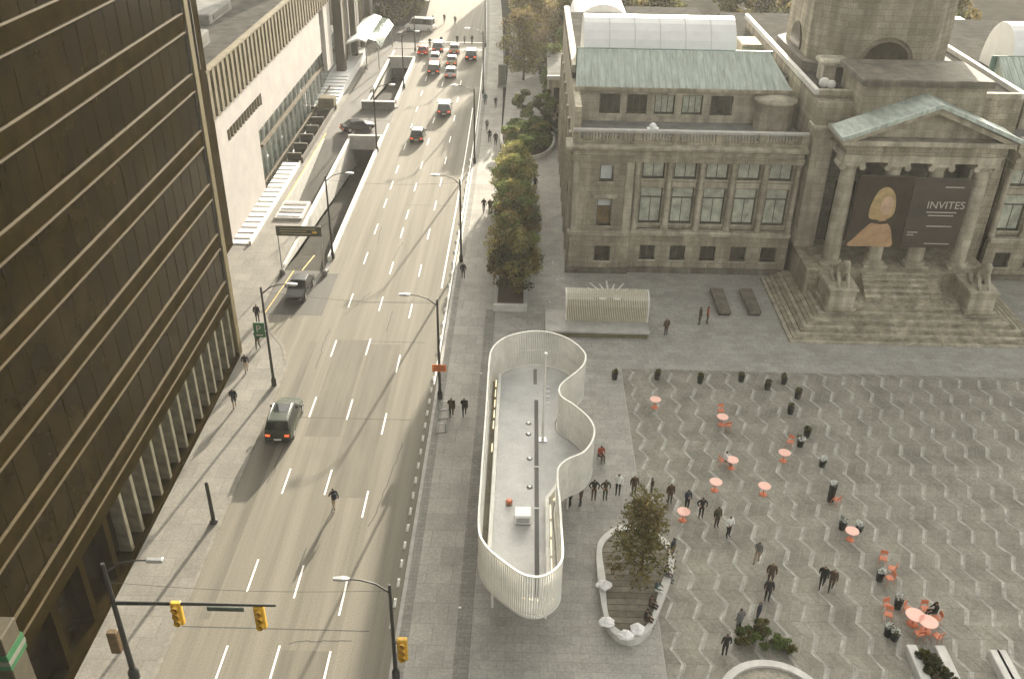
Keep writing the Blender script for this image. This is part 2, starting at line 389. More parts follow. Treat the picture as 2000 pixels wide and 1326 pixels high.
# ---- left pavement, kerb and parkade ramps
mb = MB()
mb.box(-29.4, -18.75, -30, 60.6, -.12, .11)
poly = [(-29.4, 60.6), (-18.75, 60.6), (-18.9, 62.5), (-19.8, 65.0), (-21.2, 67.0), (-22.6, 70.4), (-29.4, 70.4)]
mb.prism(poly, -.12, .11); mb.box(-29.4, -26.6, 70.4, 180, -.12, .11); mb.box(-26.6, -22.95, 70.4, 80, -.12, .108); mb.box(-26.6, -23.24, 80, 95.0, -.12, .108); mb.box(-18.67, -18.5, 79, 124.5, -.5, .09); mb.box(-18.97, -18.5, 131.2, 162, -.5, .09)
obj('left_pavement', mb, slabmat('left_walk_m', (.215, .205, .182), 1.5, 1.5), kind='structure')
mb = MB(); mb.box(-18.75, -18.5, -30, 60.6, -.12, .125)
pp = [(-18.5, 60.6), (-18.65, 62.6), (-19.6, 65.2), (-21.0, 67.2), (-22.4, 70.4)]
for (a, b), (c_, d_) in zip(zip(pp[:-1], pp[1:]), zip(poly[1:5], poly[2:6])):
    mb.prism([a, b, d_, c_], -.12, .125)
obj('left_kerb', mb, mat('left_kerb_m', (.20, .19, .165), .85, .2, 2, fine=.15, spec=.1), kind='structure')
# apron before the ramps, lane beside the trench
mb = MB(); mb.prism([(-18.5, 60.6), (-18.5, 70.4), (-22.4, 70.4), (-21.0, 67.2), (-19.6, 65.2), (-18.65, 62.6)], -.15, -.002)
obj('apron', mb, asphalt, kind='structure')
mb = MB(); mb.box(-22.9, -18.5, 70.4, 79, -.15, -.001); mb.box(-26.6, -23.25, 117, 125.1, -.15, -.001); mb.box(-23.25, -18.5, 125.1, 130.5, -.15, -.001); mb.box(-26.6, -23.25, 125.1, 130.5, -.15, -.001); mb.box(-26.6, -23.55, 130.5, 162, -.15, -.001); mb.box(-26.6, -18.5, 166.2, 184, -.15, -.001); mb.box(-26.6, -23.55, 162, 166.2, -.15, -.001)
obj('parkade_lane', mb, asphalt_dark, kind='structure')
obj('lane_patch', MB().box(-22.2, -17.5, 70.4, 78.5, .0008, .004), asphalt_dark, kind='structure')
def ramp(y0, y1, drop, xl, xr):
    t = wthing('parkade_ramp', 'sunken concrete parkade ramp descending between parapets beside the street, %s' % ('near one with sign gantry' if y0 < 100 else 'far one behind the cross wall'), 'ramp', (0.5 * (xl + xr), y0, 0), group='parkade ramps')
    obj('ramp_floor', MB().extx([(y0, -.14), (y0 + .7 * (y1 - y0), -drop), (y1 + 8, -drop), (y1 + 8, -drop - .3), (y0, -.6)], xl, xr), mat('ramp_asphalt_shaded', (.035, .034, .028), .9, .2, 1, fine=.15, spec=.05), t)  # floor colour darkened to stand in for the shade of the ramp walls
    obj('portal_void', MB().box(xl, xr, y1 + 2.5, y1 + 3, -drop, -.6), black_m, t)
    for s, x in ((-1, xl), (1, xr)):
        a, b = (x - .32, x - .002) if s < 0 else (x + .002, x + .32)
        obj('retaining_wall', MB().box(a, b, y0, y1 + 7, -drop - .3, .02), conc, t)
        obj('parapet', MB().cbox(a - .02, b + .02, y0 + (2 if s > 0 else 8), y1, .02, .55 if s > 0 else .35, .04), conc_lt, t)
    obj('portal_beam', MB().box(xl - .3, xr + .3, y1, y1 + .5, -1.3, .6), conc, t)
    obj('portal_slab', MB().box(xl - .3, xr + .3, y1 + .5, y1 + 8, -.5, -.004), asphalt_dark, t)
    ym = y0 + .7 * (y1 - y0)
    obj('centre_line', MB().extx([(y0 + .5, -.14 - .5 * (drop - .14) / (ym - y0) + .014), (ym, -drop + .014), (ym, -drop + .006), (y0 + .5, -.14 - .5 * (drop - .14) / (ym - y0) + .006)], (xl + xr) / 2 - .3, (xl + xr) / 2 - .2), paint_y, t)
    return t
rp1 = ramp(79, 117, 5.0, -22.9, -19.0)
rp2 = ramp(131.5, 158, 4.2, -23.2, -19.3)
wl = wthing('cross_wall', 'dark concrete wall across the head of the far parkade ramp', 'wall', (-21.2, 131, 0))
obj('wall_face', MB().box(-23.6, -18.9, 130.6, 131.0, -.1, 1.0), conc_dk, wl); obj('coping', MB().cbox(-23.66, -18.84, 130.5, 131.1, 1.0, 1.12, .03), conc_lt, wl)
obj('yellow_line', MB().prism([(-22.6, 70.6), (-22.5, 70.6), (-21.8, 79), (-21.9, 79)], .0045, .006), paint_y, kind='structure')
up = wthing('exit_ramp', 'dark exit ramp rising from under the slatted hatch towards the lane', 'ramp', (-24.9, 95, 0))
obj('ramp_floor', MB().extx([(95, -2.6), (117, -.003), (117, -.3), (95, -3)], -26.3, -23.25), asphalt_dark, up)
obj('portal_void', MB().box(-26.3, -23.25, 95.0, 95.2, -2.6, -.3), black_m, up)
obj('retaining_wall', MB().box(-26.6, -26.302, 95, 117, -3, .14), conc, up)
obj('kerb_line', MB().box(-26.58, -26.42, 95, 119, .142, .16), paint_y, up)
# low stepped wall between pavement and near ramp
wl = wthing('vent_grate', 'grey slatted vent hatch between the pavement and the ramp', 'vent', (-25.0, 92.6, .1))
obj('hatch_kerb', MB().box(-26.5, -23.6, 90.6, 95.2, .111, .35), conc, wl)
for i in range(4): obj('slat', MB().box(-26.3, -23.8, 91.0 + i * 1.0, 91.6 + i * 1.0, .352, .42), conc_dk if i % 2 else conc_lt, wl)

# ------------------------------------------------------------------ left tower
TX = -22.8
tw = wthing('bronze_tower', 'dark bronze glass office tower with pale paired sill lines on the left', 'tower', (-34, 20, 0))
obj('core', MB().box(-48, TX - .35, -40, 63.2, 5.2, 50), bronze, tw)
def spans(): return (-40, 63.25)
z = 5.9
k = 0
while z < 46:
    obj('glass_band', MB().box(TX - .34, TX - .06, -40, 63.0, z + 1.27, z + 3.87), bronze_glass, tw)
    obj('spandrel', MB().box(TX - .34, TX + .02, -40, 63.0, z + .12, z + 1.17), bronze, tw)
    for dz in (0, 1.2):
        obj('sill', MB().box(TX - .33, TX + .07, -40, 62.9, z + dz - .03, z + dz + .03), bronze_lt, tw)
    mb = MB()
    for i in range(62): mb.box(TX - .058, TX - .045, -39.5 + i * 1.68, -39.44 + i * 1.68, z + 1.25, z + 3.88)
    obj('mullions', mb, bronze, tw, kind='stuff')
    z += 3.95; k += 1
obj('corner_fin', MB().cbox(TX - .9, TX + .1, 63.2, 64.0, 0, 50, .05), fin_m, tw)
obj('corner_recess', MB().box(TX - .6, TX - .02, 62.95, 63.198, 5.0, 50), black_m, tw)
# base storey: pale pilasters with dark glazing behind
obj('base_glazing', MB().box(TX - 1.1, TX - .8, -40, 63.2, .1, 5.2), bronze_glass, tw)
obj('base_lintel', MB().box(TX - .34, TX + .05, -40, 63.15, 5.0, 5.85), bronze, tw)
pl0 = None
for i in range(14):
    y = 40.7 + i * 1.68
    m_ = MB().cbox(TX - .8, TX - .05, -.19, .19, .55, 4.995, .03)
    if pl0 is None: pl0 = obj('pilaster', m_, pil_m, tw); ORGT = ORG[tw.name]; pl0.location = (0, y, 0); 
    else: o = inst(pl0, parent=tw); o.location = (0, y, 0)
obj('base_plinth', MB().box(TX - .8, TX + .12, -40, 63.2, .1, .5), bronze, tw)
for i in range(8):
    y = 38.6 - i * 3.2
    obj('base_pier', MB().box(TX - .8, TX - .1, y - .25, y + .25, .55, 4.99), bronze, tw)
aw = wthing('pillar_sign', 'tan pillar sign with a green and white band at the tower foot', 'sign', (-22.3, 27.6, .11))
obj('pillar', MB().cbox(-22.7, -21.95, 27.0, 28.3, .11, 8.4, .05), mat('tan_sign_shaded', (.055, .045, .024), .8, .2, 2), aw)  # tan dimmed: shade at the tower foot is put into the colour
obj('green_band', MB().box(-22.72, -21.9, 26.95, 28.35, 6.5, 7.4), green_s, aw)
obj('white_stripe', MB().box(-22.73, -21.88, 26.93, 28.37, 6.8, 7.05), mat('white_shaded', (.16, .16, .13), .8, .1, 3), aw)  # white stripe greyed the same way, shade mixed into its colour
# dark slab tower standing behind
bt = wthing('slab_tower', 'dark slab of a second tower rising behind the bronze tower corner', 'tower', (-38, 74, 0))
obj('shaft', MB().box(-48, -29.1, 64.6, 84.2, 0, 50), bronze, bt)
for i in range(9): obj('fin', MB().box(-29.098, -28.98, 65.5 + i * 2.1, 65.62 + i * 2.1, 18, 50), rib_dk, bt)

# ------------------------------------------------------------------ podium (white wall, ribbed screen)
PX = -29.4
pd = wthing('podium_building', 'long white podium wall under a brown ribbed screen on the left', 'building', (-40, 110, 0))
mb = MB()
mb.box(-30.0, PX, 83.7, 88.2, 0, 12.8); mb.box(-30.0, PX, 88.2, 101.4, 10.5, 12.8); mb.box(-30.0, PX, 88.2, 98.7, 0, 9.2); mb.box(-30.0, PX, 98.7, 101.4, 7.0, 9.2); mb.box(-30.0, PX, 101.4, 134, 7.0, 12.8)
obj('white_wall', mb, white_wall, pd)
obj('wall_return', MB().box(-30.0, PX + .02, 137, 141.5, 3.5, 12.8), white_wall, pd)
obj('ribbon_window', MB().box(-29.95, PX - .3, 88.2, 101.4, 9.2, 10.5), pane_dk, pd)
for i in range(13): obj('window_bar', MB().box(PX - .3, PX - .1, 88.3 + i * 1.03, 88.5 + i * 1.03, 9.2, 10.5), rib_m, pd)
obj('screen_backing', MB().box(-30.0, PX - .15, 83.7, 150, 12.8, 17.2), rib_dk, pd)
r0 = None
for i in range(43):
    y = 84.3 + i * 1.5
    if r0 is None: r0 = obj('rib', MB().box(PX - .15, PX + .35, -.36, .36, 12.82, 17.25), rib_m, pd); o = r0
    else: o = inst(r0, parent=pd)
    o.location = (0, y, 0)
for dy in (): pass
obj('screen_coping', MB().box(PX - .3, PX + .4, 83.65, 150, 17.25, 17.42), rib_m, pd)
obj('roof', MB().box(-75, -30.5, 64, 150, 16.0, 16.3), roofgrey, pd)
obj('back_wall', MB().box(-75, -30.05, 84, 150, 12.0, 15.88), roofgrey, pd)
# glazed lower storey
obj('lobby_glass', MB().box(-30.8, -30.6, 98.9, 150, 0, 6.99), glass_teal, pd)
for i in range(17): obj('glass_fin', MB().box(-30.58, -30.35, 99.2 + i * 2.4, 99.28 + i * 2.4, .15, 6.9), metal_gy, pd)
obj('soffit', MB().box(-34, -30.05, 98.9, 150, 7.0, 7.3), conc, pd)
obj('lobby_floor', MB().box(-60, -30.85, 84, 150, -.5, .1), conc_dk, pd)
obj('canopy_edge', MB().box(-30.3, -29.9, 101.5, 150, 4.2, 4.5), bronze_lt, pd)
obj('tall_bays', MB().box(-30.6, -29.7, 150.2, 230, 0, 24), pane_wh, pd)
for i in range(20): obj('bay_fin', MB().box(-29.7, -29.2, 151 + i * 4, 152.6 + i * 4, 0, 24), white_wall if i % 2 else rib_m, pd)
obj('rail_beam', MB().box(-29.62, -29.44, 84.1, 143, .9, 1.06), bronze_lt, pd)
for i in range(24): obj('rail_post', MB().box(-29.58, -29.48, 84.3 + i * 2.5, 84.38 + i * 2.5, .1, .9), frame_dk, pd)
cl = wthing('podium_column', 'tall dark brown square column rising beside the white steps', 'column', (-29.0, 145.5, 0))
obj('shaft', MB().cbox(-29.7, -28.3, 144.8, 146.2, .2, 34, .06), rib_dk, cl); obj('base_block', MB().box(-29.85, -28.15, 144.65, 146.35, .1, .6), stone_dk, cl)
for y, z_ in ((155, 30), (170, 30)):
    cl = wthing('podium_column', 'dark brown square column %s' % ('second along the white frontage' if y == 155 else 'farthest along the white frontage'), 'column', (-29.0, y, 0), group='podium columns')
    obj('shaft', MB().box(-29.0, -28.0, y - .5, y + .5, .2, z_), rib_dk, cl); obj('base_block', MB().box(-29.15, -27.85, y - .65, y + .65, .1, .6), stone_dk, cl)
# roof clutter on the podium
for i, (x, y, sx, sy, h, mm, lab) in enumerate(((-36, 96, 5, 7, 1.4, rooflt, 'pale skylight box on the podium roof nearest the screen'), (-44, 104, 6, 5, 2.0, glass_teal, 'glassy teal skylight box on the podium roof'), (-38, 112, 4, 9, 1.1, rooflt, 'long grey duct box on the podium roof'), (-50, 118, 8, 8, 1.8, rib_m, 'brown plant box on the podium roof'), (-40, 126, 6, 6, 1.5, white_roof, 'far white skylight box on the podium roof'))):
    t = wthing('roof_unit', lab, 'roof unit', (x, y, 16.3))
    obj('housing', MB().cbox(x - sx / 2, x + sx / 2, y - sy / 2, y + sy / 2, 16.31, 16.3 + h, .15), mm, t)
    obj('louvre', MB().box(x + sx / 2, x + sx / 2 + .05, y - sy / 3, y + sy / 3, 16.6, 16.3 + h * .8), frame_dk, t)
# white stairs along the wall
st = wthing('entrance_steps', 'flight of pale steps running along the foot of the white wall', 'steps', (-28.4, 84.5, .11))
n = 17
for i in range(n):
    y = 84.3 + i * 1.36
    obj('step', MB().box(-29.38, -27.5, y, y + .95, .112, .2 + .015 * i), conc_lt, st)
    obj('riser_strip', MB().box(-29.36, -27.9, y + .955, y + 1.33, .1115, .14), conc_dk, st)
obj('stringer', MB().box(-27.5, -27.3, 84.3, 107.5, .112, .5), white_p, st)
lw = wthing('light_well', 'dark sunken light well between the pale steps and the white steps', 'light well', (-28.3, 118, .1))
obj('dark_floor', MB().box(-29.35, -27.3, 107.8, 130, .112, .14), glass_dk, lw); obj('kerb_wall', MB().box(-27.3, -27.1, 107.8, 130, .112, .8), rib_dk, lw)
for i in range(6): obj('pier', MB().box(-29.3, -27.6, 109 + i * 3.6, 109.3 + i * 3.6, .14, .9), rib_dk, lw)
obj('end_block', MB().cbox(-29.3, -27.1, 128.4, 130.2, .112, 2.0, .05), rib_m, lw)
st = wthing('white_steps', 'bright white broad steps beside the dark column', 'steps', (-29.5, 131, .11))
for i in range(9):
    y = 130.5 + i * 1.3
    obj('step', MB().box(-33, -27.4, y, y + 1.15, .112, .25 + .14 * i), white_roof, st)
obj('landing', MB().box(-33, -27.4, 142.2, 160, .112, 1.5), white_roof, st)
cp = wthing('entrance_canopy', 'white sloping entrance canopy with a glazed end beside the frontage', 'canopy', (-25.5, 160, 0))
obj('roof_sheet', MB().exty([(-29, 4.6), (-27, 5.4), (-25.8, 5.0), (-25.8, 4.7), (-27, 5.1), (-29, 4.3)], 150, 168), white_roof, cp)
obj('glass_end', MB().exty([(-25.7, 4.9), (-24.6, 4.6), (-23.8, 3.6), (-23.8, 3.4), (-24.6, 4.3), (-25.7, 4.6)], 152, 168), glass_teal, cp)
for x in (-28.5, -26, -24):
    obj('post', MB().tube([(x, 151, .11), (x, 151, 4.4 if x < -25 else 3.7)], .09), metal_gy, cp); obj('post', MB().tube([(x, 167, .11), (x, 167, 4.4 if x < -25 else 3.7)], .09), metal_gy, cp)

# ------------------------------------------------------------------ gallery
ga = wthing('stone_gallery', 'grey-brown neoclassical stone gallery with copper roof and columned portico', 'building', (33, 90, 0))
def wall(x0, x1, z0, z1, y, th, ops):
    """wall slab in the XZ plane, front at y, with real openings (x0,x1,z0,z1)"""
    mb = MB(); xs = sorted({x0, x1} | {v for o in ops for v in o[:2]}); zs = sorted({z0, z1} | {v for o in ops for v in o[2:]})
    for a, b in zip(xs[:-1], xs[1:]):
        for c_, d in zip(zs[:-1], zs[1:]):
            cx_, cz_ = (a + b) / 2, (c_ + d) / 2
            if not any(o[0] < cx_ < o[1] and o[2] < cz_ < o[3] for o in ops): mb.box(a, b, y, y + th, c_, d)
    return mb
def window(x0, x1, z0, z1, y, pm, mull=1, trans=None, parent=None, depth=.32, sill=True):
    wd = obj('window', MB().box(x0, x0 + .1, y + depth, y + depth + .1, z0, z1).box(x1 - .1, x1, y + depth, y + depth + .1, z0, z1).box(x0 + .1, x1 - .1, y + depth, y + depth + .1, z0, z0 + .12).box(x0 + .1, x1 - .1, y + depth, y + depth + .1, z1 - .1, z1), frame_dk, parent)
    zt = trans if trans else None
    cols = [(x0 + .1) + (x1 - x0 - .2) * i / (mull + 1) for i in range(mull + 2)]
    for a, b in zip(cols[:-1], cols[1:]):
        obj('pane', MB().box(a + .03, b - .03, y + depth + .05, y + depth + .09, z0 + .12, (zt - .06) if zt else z1 - .1), pm, wd)
    if zt:
        obj('pane', MB().box(x0 + .1, x1 - .1, y + depth + .05, y + depth + .09, zt + .06, z1 - .1), pane_lt if pm is not pane_amb else pane_wh, wd)
        obj('transom', MB().box(x0 + .1, x1 - .1, y + depth, y + depth + .12, zt - .06, zt + .06), frame_dk, wd)
    for c_ in cols[1:-1]: obj('mullion', MB().box(c_ - .03, c_ + .03, y + depth, y + depth + .1, z0 + .12, (zt - .06) if zt else z1 - .1), frame_dk, wd)
    if sill: obj('sill', MB().box(x0 - .12, x1 + .12, y - .14, y + depth, z0 - .18, z0), stone_lt, wd)
    return wd
def wing(mx):
    """one wing; mx maps x (mirrored for the right wing)"""
    def X(a, b): p, q = mx(a), mx(b); return (min(p, q), max(p, q))
    west = mx(0) == 0
    F, Rr = 79.95, 80.35
    big = [(10.7 + 2.9 * i, 12.75 + 2.9 * i) for i in range(5)]
    # basement storey
    ops = [(6.7, 8.2, 1.35, 2.85)]
    a = X(4.3, 9.9); obj('basement_wall', wall(a[0], a[1], .6, 4.0, F, .6, [X(*o[:2]) + o[2:] for o in ops]), stone, ga)
    ops2 = [(11.05 + 2.87 * i, 12.5 + 2.87 * i, 1.4, 2.85) for i in range(5)]
    a = X(9.9, 25.0); obj('basement_wall', wall(a[0], a[1], .6, 4.0, Rr, .6, [X(*o[:2]) + o[2:] for o in ops2]), stone, ga)
    for o in ops: window(*X(*o[:2]), o[2], o[3], F, pane_dk, 1, None, ga)
    for o in ops2: window(*X(*o[:2]), o[2], o[3], Rr, pane_dk, 1, None, ga)
    a = X(4.0, 9.95); obj('plinth', MB().cbox(a[0], a[1], F - .35, F + .3, .1, .6, .06), stone_dk, ga)
    a = X(9.96, 25.0); obj('plinth', MB().cbox(a[0], a[1], Rr - .35, Rr + .3, .1, .6, .06), stone_dk, ga)
    a = X(4.05, 9.95); obj('band_course', MB().cbox(a[0], a[1], F - .22, F + .4, 4.0, 4.42, .07), stone_lt, ga)
    a = X(9.96, 25.0); obj('band_course', MB().cbox(a[0], a[1], Rr - .36, Rr + .4, 4.0, 4.42, .07), stone_lt, ga)
    # main storeys
    ops = [(6.7, 8.05, 4.95, 7.5), (6.75, 8.0, 9.3, 10.8)]
    a = X(4.3, 9.9); obj('end_bay_wall', wall(a[0], a[1], 4.42, 11.2, F, .6, [X(*o[:2]) + o[2:] for o in ops]), stone, ga)
    window(*X(6.7, 8.05), 4.95, 7.5, F, pane_amb, 1, 6.75, ga); window(*X(6.75, 8.0), 9.3, 10.8, F, pane_wh, 0, None, ga)
    a = X(6.3, 8.5); obj('window_hood', MB().cbox(a[0], a[1], F - .3, F - .002, 7.75, 8.05, .06), stone_lt, ga)
    for b_ in ((4.35, 4.95), (9.1, 9.85)):
        a = X(*b_); obj('corner_strip', MB().cbox(a[0], a[1], F - .14, F - .002, 4.425, 11.18, .03), stone_lt, ga)
    ops = [(b0, b1, 4.95, 8.45) for b0, b1 in big] + [(b0, b1, 9.35, 10.95) for b0, b1 in big]
    a = X(9.9, 25.0); obj('main_wall', wall(a[0], a[1], 4.42, 11.2, Rr + .5, .5, [X(*o[:2]) + o[2:] for o in ops]), stone, ga)
    for b0, b1 in big:
        window(*X(b0, b1), 4.95, 8.45, Rr + .5, pane_lt, 1, 7.45, ga, .2, True); window(*X(b0, b1), 9.35, 10.95, Rr + .5, pane_lt, 1, None, ga, .2, True)
        a = X(b0 - .05, b1 + .05); obj('spandrel', MB().cbox(a[0], a[1], Rr + .38, Rr + .498, 8.6, 9.1, .03), stone_lt, ga)
    for i in range(6):
        c_ = 10.28 + 2.9 * i if i else 10.25
        c_ = mx(c_)
        mb = MB().lathe(c_, Rr + .22, [(.34, 4.43), (.34, 4.7), (.27, 4.8), (.27, 7.5), (.24, 10.7), (.33, 10.85), (.33, 11.18)], 14)
        obj('engaged_column', mb, stone_lt, ga)
    # entablature and cornice
    a = X(4.15, 25.0); obj('architrave', MB().box(a[0], a[1], F - .1, Rr + 1.2, 11.2, 11.75), stone, ga)
    obj('frieze', MB().box(a[0] + .1, a[1] - .1, F + .02, Rr + 1.1, 11.75, 12.2), stone_lt, ga)
    a = X(3.6, 25.0); obj('cornice', MB().extx([(F - .15, 12.2), (F - .45, 12.42), (F - .75, 12.5), (F - .8, 12.75), (F - .3, 12.85), (Rr + 1.0, 12.85), (Rr + 1.0, 12.2)], a[0], a[1]), stone_lt, ga)
    # balustrade
    a = X(4.2, 25.0); obj('balustrade_base', MB().box(a[0], a[1], F - .1, F + .3, 12.851, 13.1), stone, ga)
    obj('balustrade_rail', MB().cbox(a[0], a[1], F - .16, F + .36, 13.9, 14.12, .04), conc, ga)
    for s in (4.5, 8.6, 9.9, 13.3, 17.2, 21.0, 24.7):
        p = X(s - .35, s + .35); obj('balustrade_pier', MB().box(p[0], p[1], F - .13, F + .33, 13.1, 13.9), stone, ga)
    mb = MB(); x = 4.9
    while x < 24.4:
        if min(abs(x - s) for s in (4.5, 8.6, 9.9, 13.3, 17.2, 21.0, 24.7)) > .42:
            mb.lathe(mx(x), F + .1, [(.09, 13.1), (.13, 13.3), (.06, 13.6), (.1, 13.9)], 6, cap0=False, cap1=False)
        x += .28
    obj('balusters', mb, stone_lt, ga, kind='stuff')
    # roof terrace, attic
    a = X(4.3, 25.0); obj('terrace', MB().box(a[0] + .1, a[1], Rr + 1.2, 86.0, 12.4, 13.0), rooflt, ga)
    att = [(6.8, 8.75), (9.35, 11.25), (11.95, 13.85), (14.5, 16.45), (17.15, 19.25)]
    a = X(4.7, 22.4); obj('attic_wall', wall(a[0], a[1], 13.0, 15.9, 86.0, .5, [X(p, q) + (13.75, 15.55) for p, q in att]), stone_lt, ga)
    for i, (p, q) in enumerate(att): window(*X(p, q), 13.75, 15.55, 86.0, pane_lt if i in (2, 3) else pane_dk, 2, None, ga, .25)
    a = X(4.4, 24.6); obj('eave', MB().cbox(a[0], a[1], 85.5, 86.6, 15.9, 16.3, .06), stone, ga)
    # copper slope
    a = X(4.5, 24.4); b_ = X(4.7, 22.9)
    zc0, zc1, yc0, yc1 = 16.32, 18.75, 85.6, 89.8
    obj('copper_roof', MB().add([(a[0], yc0, zc0), (a[1], yc0, zc0), (b_[1] if west else a[1], yc1, zc1), (a[0] + .2, yc1, zc1), (a[0], yc0, zc0 - .1), (a[1], yc0, zc0 - .1), (b_[1], yc1, zc0 - .1), (a[0] + .2, yc1, zc0 - .1)], [(0, 1, 2, 3), (4, 7, 6, 5), (0, 4, 5, 1), (1, 5, 6, 2), (2, 6, 7, 3), (3, 7, 4, 0)]), copper, ga)
    sm = MB().rings([[(-.03, yc0, zc0), (.03, yc0, zc0), (.03, yc0, zc0 + .07), (-.03, yc0, zc0 + .07)], [(-.03, yc1, zc1), (.03, yc1, zc1), (.03, yc1, zc1 + .07), (-.03, yc1, zc1 + .07)]])
    s0 = None
    for i in range(30):
        x = a[0] + .3 + i * .62
        if x > b_[1] - .1: break
        s0 = obj('roof_seam', sm, copper, ga) if s0 is None else inst(s0, parent=ga)
        s0.location = (x, 0, 0)
        if ORG[ga.name].length: s0.location = (x, 0, 0)
    a = X(4.3, 25.0); obj('flat_roof', MB().box(a[0], a[1], 89.81, 118, 15.9, 16.4), roofgrey, ga)
    obj('ridge_wall', MB().box(a[0] + .3, a[1] - 1.8, 89.82, 90.0, 16.4, 18.8), copper_dk, ga)
    # side wall and back wall
    e = mx(4.3); s = 1 if west else -1
    for i in range(9):
        y = 80.6 + i * 4.2
        obj('side_pilaster', MB().box(min(e - s * .25, e + s * .001), max(e - s * .25, e + s * .001), y, y + .8, .1, 12.2), stone_lt, ga)
    x_a, x_b = min(e, e + s * .6), max(e, e + s * .6)
    obj('side_wall', MB().box(x_a, x_b, 80.56, 118, .1, 15.88), stone, ga)
    obj('side_parapet', MB().box(x_a, x_b, 90.02, 118, 16.402, 17.1), stone_lt, ga)
    obj('rear_wall', MB().box(X(4.3, 25)[0], X(4.3, 25)[1], 117.4, 118, .1, 15.88), stone, ga)
    # interior floor so that openings look into a dark room
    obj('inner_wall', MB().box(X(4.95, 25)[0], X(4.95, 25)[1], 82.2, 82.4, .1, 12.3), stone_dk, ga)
wing(lambda x: x)
wing(lambda x: 68.6 - x)
# curved corner bay on the west terrace
obj('corner_turret', MB().lathe(22.9, 85.0, [(1.75, 13.0), (1.75, 15.4), (1.95, 15.5), (1.95, 15.75), (.4, 15.95)], 20), stone_lt, ga)
tv = wthing('terrace_vent', 'small white domed vent on the gallery balustrade', 'vent', (11.2, 80.4, 14.1))
obj('dome', MB().ball((11.2, 80.25, 14.35), .34, 12, 8), white_roof, tv); obj('curb', MB().box(10.7, 11.7, 80.0, 80.5, 14.125, 14.25), white_roof, tv)
# barrel vaults (white)
def vault(x0, x1, yc, ry, z0, h, name='vault'):
    pr = [(yc - ry * math.cos(math.pi * i / 14), z0 + h * math.sin(math.pi * i / 14)) for i in range(15)]
    t = obj(name, MB().extx(pr, x0, x1), white_roof, ga)
    n_ = 6
    for i in range(1, n_):
        x = x0 + (x1 - x0) * i / n_
        pr2 = [(yc - (ry + .04) * math.cos(math.pi * j / 14), z0 + (h + .04) * math.sin(math.pi * j / 14)) for j in range(15)]
        obj('vault_joint', MB().extx(pr2, x - .03, x + .03), conc_lt, t)
vault(5.4, 20.0, 94.2, 3.6, 16.41, 4.6)
vault(46.5, 61, 94.2, 3.6, 16.41, 4.6)
obj('plant_box', MB().cbox(20.6, 22.6, 91.5, 95, 16.41, 19.0, .1), stone, ga)
dm = MB()
pr = [(9.3 - 3.7 * math.cos(math.pi * i / 14), 13.2 + 3.9 * math.sin(math.pi * i / 14)) for i in range(15)]
av = wthing('arched_hall', 'white round-arched roof of a low hall behind the gallery', 'building', (9.3, 124, 0))
obj('hall_walls', MB().box(5.4, 13.2, 119.5, 133, 0, 13.2), stone, av); obj('arched_roof', MB().exty(pr, 119.6, 133), white_roof, av)
# central block
obj('central_block', MB().box(25.2, 43.3, 81.0, 112, .1, 17.3), stone, ga)
obj('central_roof', MB().box(25.46, 42.99, 81.41, 112, 17.3, 17.303), roofgrey, ga)
for (x0, x1) in ((25.05, 25.45), (43.0, 43.45)): obj('coping', MB().box(x0, x1, 80.9, 112, 17.3, 17.75), conc_lt, ga)
obj('front_coping', MB().box(25.46, 29.0, 80.9, 81.4, 17.3, 17.7), stone_lt, ga); obj('front_coping', MB().box(37.5, 42.99, 80.9, 81.4, 17.3, 17.7), stone_lt, ga)
obj('attic_block', MB().box(28.2, 38.3, 77.65, 84, 15.42, 19.1), stone, ga); obj('attic_cornice', MB().cbox(27.8, 38.7, 77.2, 84.2, 19.1, 19.65, .1), stone_dk, ga)
for x0, x1 in ((25.2, 27.0), (39.5, 41.3)):
    obj('front_pier', MB().cbox(x0, x1, 79.2, 81.0, .1, 14.4, .05), stone_lt, ga); obj('pier_cap', MB().cbox(x0 - .2, x1 + .2, 79.0, 81.0, 14.4, 15.0, .08), stone_lt, ga)
obj('pier_attic', MB().box(25.2, 28.5, 79.6, 80.99, 15.0, 17.0), stone, ga)
# drum with lunettes
oc = lambda x0, x1, y0, y1, c_, z: [(x0 + c_, y0, z), (x1 - c_, y0, z), (x1, y0 + c_, z), (x1, y1 - c_, z), (x1 - c_, y1, z), (x0 + c_, y1, z), (x0, y1 - c_, z), (x0, y0 + c_, z)]
obj('drum', MB().rings([oc(26.6, 39.9, 88.2, 101.5, 2.6, 17.31), oc(26.6, 39.9, 88.2, 101.5, 2.6, 25.5)]), stone, ga)
obj('drum_cornice', MB().rings([oc(26.1, 40.4, 87.7, 102, 2.6, 25.5), oc(25.8, 40.7, 87.4, 102.3, 2.6, 26.3)]), stone_lt, ga)
obj('drum_upper', MB().rings([oc(28, 38.5, 89.6, 100, 2.2, 26.3), oc(28, 38.5, 89.6, 100, 2.2, 30)]), stone, ga)
obj('cupola', MB().lathe(33.25, 94.8, [(5.4, 30), (5.2, 32), (4.2, 34.2), (2.4, 35.8), (.3, 36.4)], 24), copper, ga)
arc = [(33.25 - 2.1 * math.cos(math.pi * i / 14), 18.3 + 2.0 * math.sin(math.pi * i / 14)) for i in range(15)]
obj('lunette', MB().exty(arc, 88.05, 88.19), pane_dk, ga)
arc2 = [(33.25 - 2.5 * math.cos(math.pi * i / 14), 18.3 + 2.4 * math.sin(math.pi * i / 14)) for i in range(15)] + [(33.25 + 2.1 * math.cos(math.pi * i / 14), 18.3 + 2.0 * math.sin(math.pi * i / 14)) for i in range(15)]
obj('lunette_arch', MB().rings([[(p[0], 87.9, p[1]) for p in arc2], [(p[0], 88.18, p[1]) for p in arc2]], cap0=False, cap1=False), stone_lt, ga)
for i in range(14):
    pass
